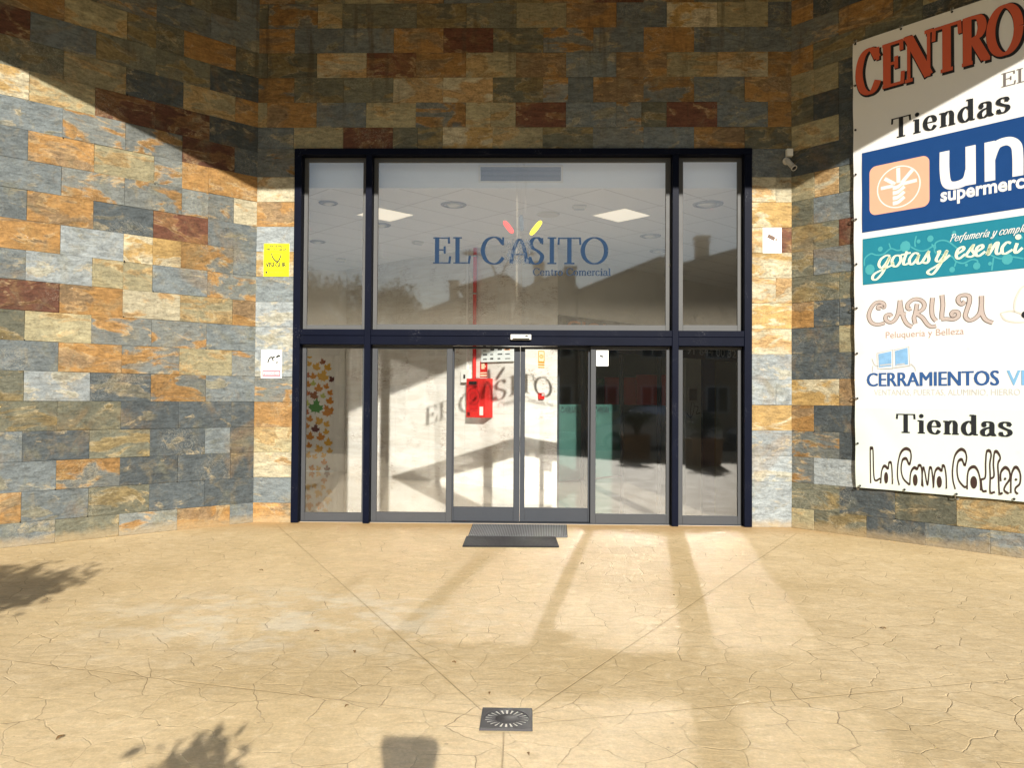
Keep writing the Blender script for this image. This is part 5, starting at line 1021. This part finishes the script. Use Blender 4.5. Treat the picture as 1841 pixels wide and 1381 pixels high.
M_HW = m_brick("house_brick", (.50, .34, .21), (.58, .41, .27)); M_RT = m_roof(); M_HP = paint("house_render", (.62, .49, .34), .9, .1, 2); M_GLS = paint("window_dark", (.03, .035, .04), .15)
def house(x0, x1, y, eav, apex, ax, chim, label, back=8.0):
    """terraced house seen from its gable: y is the face towards the plaza"""
    t = thing("terraced_house", label, "house", ((x0 + x1) / 2, y, -.02), "terraced houses across the road"); mb = MB()
    mb.box(x0, x1, y - back, y, -.05, min(eav)); prism2 = [(x0, min(eav)), (x1, min(eav)), (x1, eav[1]), (ax, apex), (x0, eav[0])]
    n = len(prism2); mb.add([(p[0], y, p[1] + .001) for p in prism2] + [(p[0], y - back, p[1] + .001) for p in prism2], [tuple(range(n))[::-1], tuple(range(n, 2 * n))]); obj("wall", mb, M_HW if int(x0) % 2 else M_HP, t)
    mb = MB(); o = .22
    for (a, za), (b_, zb), sg in (((x0, eav[0]), (ax, apex), -1), ((ax, apex), (x1, eav[1]), 1)):
        d = Vector((b_ - a, 0, zb - za)).normalized(); A = Vector((a, 0, za)) - (d * o if sg < 0 else d * 0); B = Vector((b_, 0, zb)) + (d * o if sg > 0 else d * 0); up = Vector((-d.z, 0, d.x)) * .16
        mb.hexa([(A.x, y + o, A.z), (B.x, y + o, B.z), (B.x, y - back - o, B.z), (A.x, y - back - o, A.z), (A.x + up.x, y + o, A.z + up.z), (B.x + up.x, y + o, B.z + up.z), (B.x + up.x, y - back - o, B.z + up.z), (A.x + up.x, y - back - o, A.z + up.z)])
    rf = obj("roof", mb, M_RT, t)
    for cx_, zb, zt, wd in chim:
        mb = MB(); mb.bbox(cx_ - wd / 2, cx_ + wd / 2, y - 1.3, y - .6, zb - 1.2, zt - .34, .01); mb.bbox(cx_ - wd * .62, cx_ + wd * .62, y - 1.37, y - .53, zt - .339, zt - .27, .01); mb.bbox(cx_ - wd * .42, cx_ + wd * .42, y - 1.25, y - .65, zt - .269, zt - .12, .01); mb.bbox(cx_ - wd * .62, cx_ + wd * .62, y - 1.37, y - .53, zt - .119, zt, .01); obj("chimney", mb, M_HW, rf)
    for z in (.9, 3.5):
        for k in range(2):
            cx_ = x0 + (x1 - x0) * (.28 + .44 * k); mb = MB()
            for q in ((cx_ - .55, cx_ - .48, z, z + 1.3), (cx_ + .48, cx_ + .55, z, z + 1.3), (cx_ - .479, cx_ + .479, z + 1.23, z + 1.3), (cx_ - .479, cx_ + .479, z, z + .07), (cx_ - .03, cx_ + .03, z + .071, z + 1.229)): mb.box(q[0], q[1], y + .002, y + .06, q[2], q[3])
            wf = obj("window", mb, M_WHITE, t); mb = MB(); mb.box(cx_ - .48, cx_ + .48, y + .003, y + .02, z + .07, z + 1.23); obj("pane", mb, M_GLS, wf)
HY = -28.0
house(-7.6, -3.25, HY, (4.6, 6.2), 6.22, -3.4, [(-3.72, 6.05, 7.3, .42)], "low terraced house with one chimney at the left end of the mirrored row")
house(-3.2, -.35, HY, (6.8, 6.7), 7.38, -1.25, [], "terraced house with a low gable, behind the mirrored street lamp")
house(-.30, 2.22, HY, (6.65, 6.7), 7.55, 1.6, [(.44, 7.1, 8.25, .46), (1.98, 7.3, 8.02, .52)], "terraced house with two chimneys in the middle of the mirrored row")
house(2.30, 7.25, HY, (6.6, 7.6), 8.25, 6.3, [], "tall terraced house with a long sloping roof, mirrored right of the lettering")
house(7.30, 13.2, HY, (7.9, 7.4), 8.7, 10.2, [(8.4, 8.2, 9.52, .58)], "terraced house with a tall chimney, mirrored in the narrow right window")
house(13.3, 19.5, HY, (7.0, 7.0), 8.6, 16.4, [(14.6, 7.6, 9.2, .5)], "terraced house at the right end of the row")
house(-14.5, -7.7, HY - 1, (4.8, 4.6), 5.8, -11, [], "low terraced house behind the tree row")
# street lamp with two arms
t = thing("street_lamp", "double armed street lamp mirrored beside the lettering", "lamp", (-1.40, -25.8, -.02)); M_LP = paint("lamp_grey", (.30, .28, .25), .5, .1, 5, .4)
mb = MB(); mb.lathe([(.16, 0), (.16, .25), (.09, .4), (.075, 3.0), (.055, 6.6), (.05, 6.95)], (-1.40, -25.8, -.02)); obj("pole", mb, M_LP, t)
for sg in (-1, 1):
    mb = MB(); mb.tube(smooth([(0, 0)] * 0 or [(-1.40, 6.85), (-1.40 + sg * .12, 7.1), (-1.40 + sg * .38, 7.65), (-1.40 + sg * .80, 8.0), (-1.40 + sg * 1.05, 8.08)], 5) and [(x, -25.8, z) for x, z in smooth([(-1.40, 6.85), (-1.40 + sg * .12, 7.1), (-1.40 + sg * .38, 7.65), (-1.40 + sg * .80, 8.0), (-1.40 + sg * 1.05, 8.08)], 5)], .04, 8); obj("arm", mb, M_LP, t)
    mb = MB(); xa = -1.40 + sg * 1.0
    prof = [(0, .03, .05), (.25, .11, .10), (.6, .10, .09), (.80, .03, .04)]; vs = []; fs = []
    for d, hw, hh in prof:
        for k in range(10): a = 6.2832 * k / 10; vs.append((xa + sg * d * .8, -25.8 + hw * math.cos(a), 8.10 + hh * math.sin(a)))
    for i in range(3): fs += [(10 * i + k, 10 * i + (k + 1) % 10, 10 * i + 10 + (k + 1) % 10, 10 * i + 10 + k) for k in range(10)]
    fs += [tuple(range(10)), tuple(range(30, 40))]; mb.add(vs, fs, True); obj("lamp_head", mb, M_LP, t)
# parked cars along the kerb
def parked_car(x, y, col, label, seed):
    t = thing("parked_car", label, "car", (x, y, -.13), "cars parked along the kerb"); Z = -.13
    body = [(-2.05, .35), (-2.08, .55), (-1.95, .72), (-1.25, .86), (-.62, 1.36), (-.1, 1.44), (.75, 1.42), (1.45, 1.02), (1.95, .92), (2.06, .62), (2.02, .35)]
    low = [(-2.05, .25), (2.02, .25)]
    mb = MB(); sec = []
    for k, (dy, ins, top) in enumerate(((-.84, 0, .93), (-.80, .03, 1.0), (0, 0, 1.0), (.80, .03, 1.0), (.84, 0, .93))):
        ring = []
        for px, pz in body:
            zz = pz if pz < .9 else .9 + (pz - .9) * (1.0 if abs(dy) < .7 else (.0 if abs(dy) > .82 else .55)); ring.append((x + px * (1 - ins * .3), y + dy, Z + zz))
        ring += [(x + 2.0, y + dy, Z + .22), (x - 2.02, y + dy, Z + .22)]; sec.append(ring)
    n = len(sec[0]); vs = [p for r_ in sec for p in r_]; fs = []
    for i in range(len(sec) - 1): fs += [(i * n + k, i * n + (k + 1) % n, (i + 1) * n + (k + 1) % n, (i + 1) * n + k) for k in range(n)]
    fs += [tuple(range(n)), tuple(range((len(sec) - 1) * n, len(sec) * n))[::-1]]; mb.add(vs, fs, False); obj("body", mb, paint("car_" + str(seed), col, .2, .04, 2, .3, .6), t)
    for sy in (-.845, .845):
        mb = MB(); pl_ = Plane((x, y + sy, Z), (1, 0, 0), (0, 1 if sy > 0 else -1, 0)); pl_.poly(mb, [(-1.05, .90), (-.60, 1.16), (-.1, 1.19), (.70, 1.18), (1.2, .92)], -.05); obj("side_window", mb, M_GLS, t)
        for wx in (-1.3, 1.28):
            mb = MB(); mb.lathe([(0, .02), (.20, .02), (.31, .0), (.32, -.09), (.30, -.19), (0, -.19)], (x + wx, y + sy + (.02 if sy > 0 else -.02), Z + .32), (0, 1 if sy > 0 else -1, 0), 20); wh = obj("wheel", mb, M_BLACK, t)
            mb = MB(); mb.lathe([(0, .03), (.19, .026), (.19, .018)], (x + wx, y + sy + (.02 if sy > 0 else -.02), Z + .32), (0, 1 if sy > 0 else -1, 0), 16); obj("hub_cap", mb, M_STEEL, wh)
parked_car(3.9, -15.6, (.62, .63, .64), "silver car parked by the kerb, mirrored in the right hand panes", 1); parked_car(8.6, -15.7, (.50, .52, .55), "grey car parked at the right end of the kerb", 2); parked_car(-3.6, -15.6, (.05, .06, .09), "dark car parked by the kerb left of the entrance", 3)

# the photographer: holds the phone up; only the shadow falls into view
ph = thing("phone", "phone held up level to take the picture", "phone", (0, -9.33, 1.43)); mb = MB(); mb.bbox(-.088, .072, -9.332, -9.323, 1.437, 1.515, .003); obj("body", mb, M_BLACK, ph)
def skin(name, pts, edges, rad, mat, parent, levels=2):
    me = bpy.data.meshes.new(name); o = bpy.data.objects.new(name, me); COL.objects.link(o); org = Vector(parent['_org'])
    me.from_pydata([Vector(p) - org for p in pts], edges, []); md = o.modifiers.new("skin", 'SKIN'); md.use_smooth_shade = True; sv = me.skin_vertices[0].data if me.skin_vertices else None
    if sv is None:
        bpy.context.view_layer.objects.active = o; bpy.ops.mesh.customdata_skin_add(); sv = me.skin_vertices[0].data
    for i, r_ in enumerate(rad): sv[i].radius = (r_, r_) if not isinstance(r_, tuple) else r_; sv[i].use_root = (i == 0)
    s_ = o.modifiers.new("sub", 'SUBSURF'); s_.levels = s_.render_levels = levels; me.materials.append(mat); o.parent = parent; return o
per = thing("person", "person in dark shirt and jeans holding a phone up in both hands", "person", (.08, -9.78, 0))
bx, by = .08, -9.80; M_SKIN = paint("skin", (.45, .27, .18), .5, .05); M_SHIRT = paint("dark_shirt", (.04, .045, .06), .9, .1, 20)
P = [(bx, by, .93), (bx, by, 1.15), (bx, by + .01, 1.32), (bx, by + .015, 1.42), (bx, by + .02, 1.475), (bx, by + .03, 1.55), (bx, by + .03, 1.62),
     (bx - .17, by, 1.36), (bx - .26, by + .08, 1.16), (bx - .155, by + .36, 1.36), (bx - .155, by + .445, 1.44), (bx + .17, by, 1.36), (bx + .26, by + .08, 1.16), (bx + .02, by + .36, 1.36), (bx - .0, by + .445, 1.44),
     (bx - .10, by, .88), (bx - .11, by + .02, .48), (bx - .12, by - .01, .09), (bx - .12, by + .14, .04), (bx + .10, by, .88), (bx + .11, by + .02, .48), (bx + .12, by - .01, .09), (bx + .12, by + .14, .04)]
E_ = [(0, 1), (1, 2), (2, 3), (3, 4), (4, 5), (5, 6), (2, 7), (7, 8), (8, 9), (9, 10), (2, 11), (11, 12), (12, 13), (13, 14), (0, 15), (15, 16), (16, 17), (17, 18), (0, 19), (19, 20), (20, 21), (21, 22)]
Rr = [(.15, .11), (.14, .10), (.16, .11), .06, .055, .085, .075, .065, .045, .03, .02, .065, .045, .03, .02, .085, .06, .042, .035, .085, .06, .042, .035]
skin("body", P, E_, Rr, M_SKIN, per)
skin("shirt", [(bx, by, .92), (bx, by, 1.15), (bx, by + .01, 1.32), (bx, by + .01, 1.40), (bx - .17, by, 1.36), (bx - .23, by + .05, 1.22), (bx + .17, by, 1.36), (bx + .23, by + .05, 1.22)], [(0, 1), (1, 2), (2, 3), (2, 4), (4, 5), (2, 6), (6, 7)], [(.185, .145), (.180, .140), (.190, .140), .08, .08, .07, .08, .07], M_SHIRT, per)
skin("trousers", [(bx, by, .93), (bx - .10, by, .86), (bx - .11, by + .02, .48), (bx - .12, by - .01, .10), (bx + .10, by, .86), (bx + .11, by + .02, .48), (bx + .12, by - .01, .10)], [(0, 1), (1, 2), (2, 3), (0, 4), (4, 5), (5, 6)], [(.16, .12), .10, .075, .06, .10, .075, .06], paint("jeans", (.05, .07, .13), .9, .1, 20), per)
for sg, hx in ((-1, -.085), (1, .075)):
    for k in range(5):
        z = 1.505 - .014 * k if k < 4 else 1.455
        pts = [(hx + sg * .012, -9.37, 1.45 + .004 * k), (hx + sg * .020, -9.345, z - .012), (hx + sg * .012, -9.318, z), (hx - sg * .012, -9.316, z - .004)] if k < 4 else [(hx + sg * .01, -9.37, 1.445), (hx + sg * .004, -9.352, 1.452), (hx - sg * .03, -9.338, 1.462)]
        mb = MB(); mb.tube(smooth(pts, 3) if False else pts, [.010, .0095, .0085, .007][:len(pts)], 8); obj("finger", mb, M_SKIN, per)
mb = MB(); mb.lathe([(0, .055), (.022, .048), (.034, .02), (.036, -.01), (.03, -.05), (.022, -.075), (0, -.08)], (.098, -9.345, 1.462), (.25, -.25, 1), 14); obj("palm", mb, M_SKIN, per)
mb = MB(); mb.lathe([(0, .10), (.05, .09), (.085, .05), (.095, 0), (.09, -.04)], (bx, by + .02, 1.59), n=20); obj("hair", mb, M_BLACK, per)
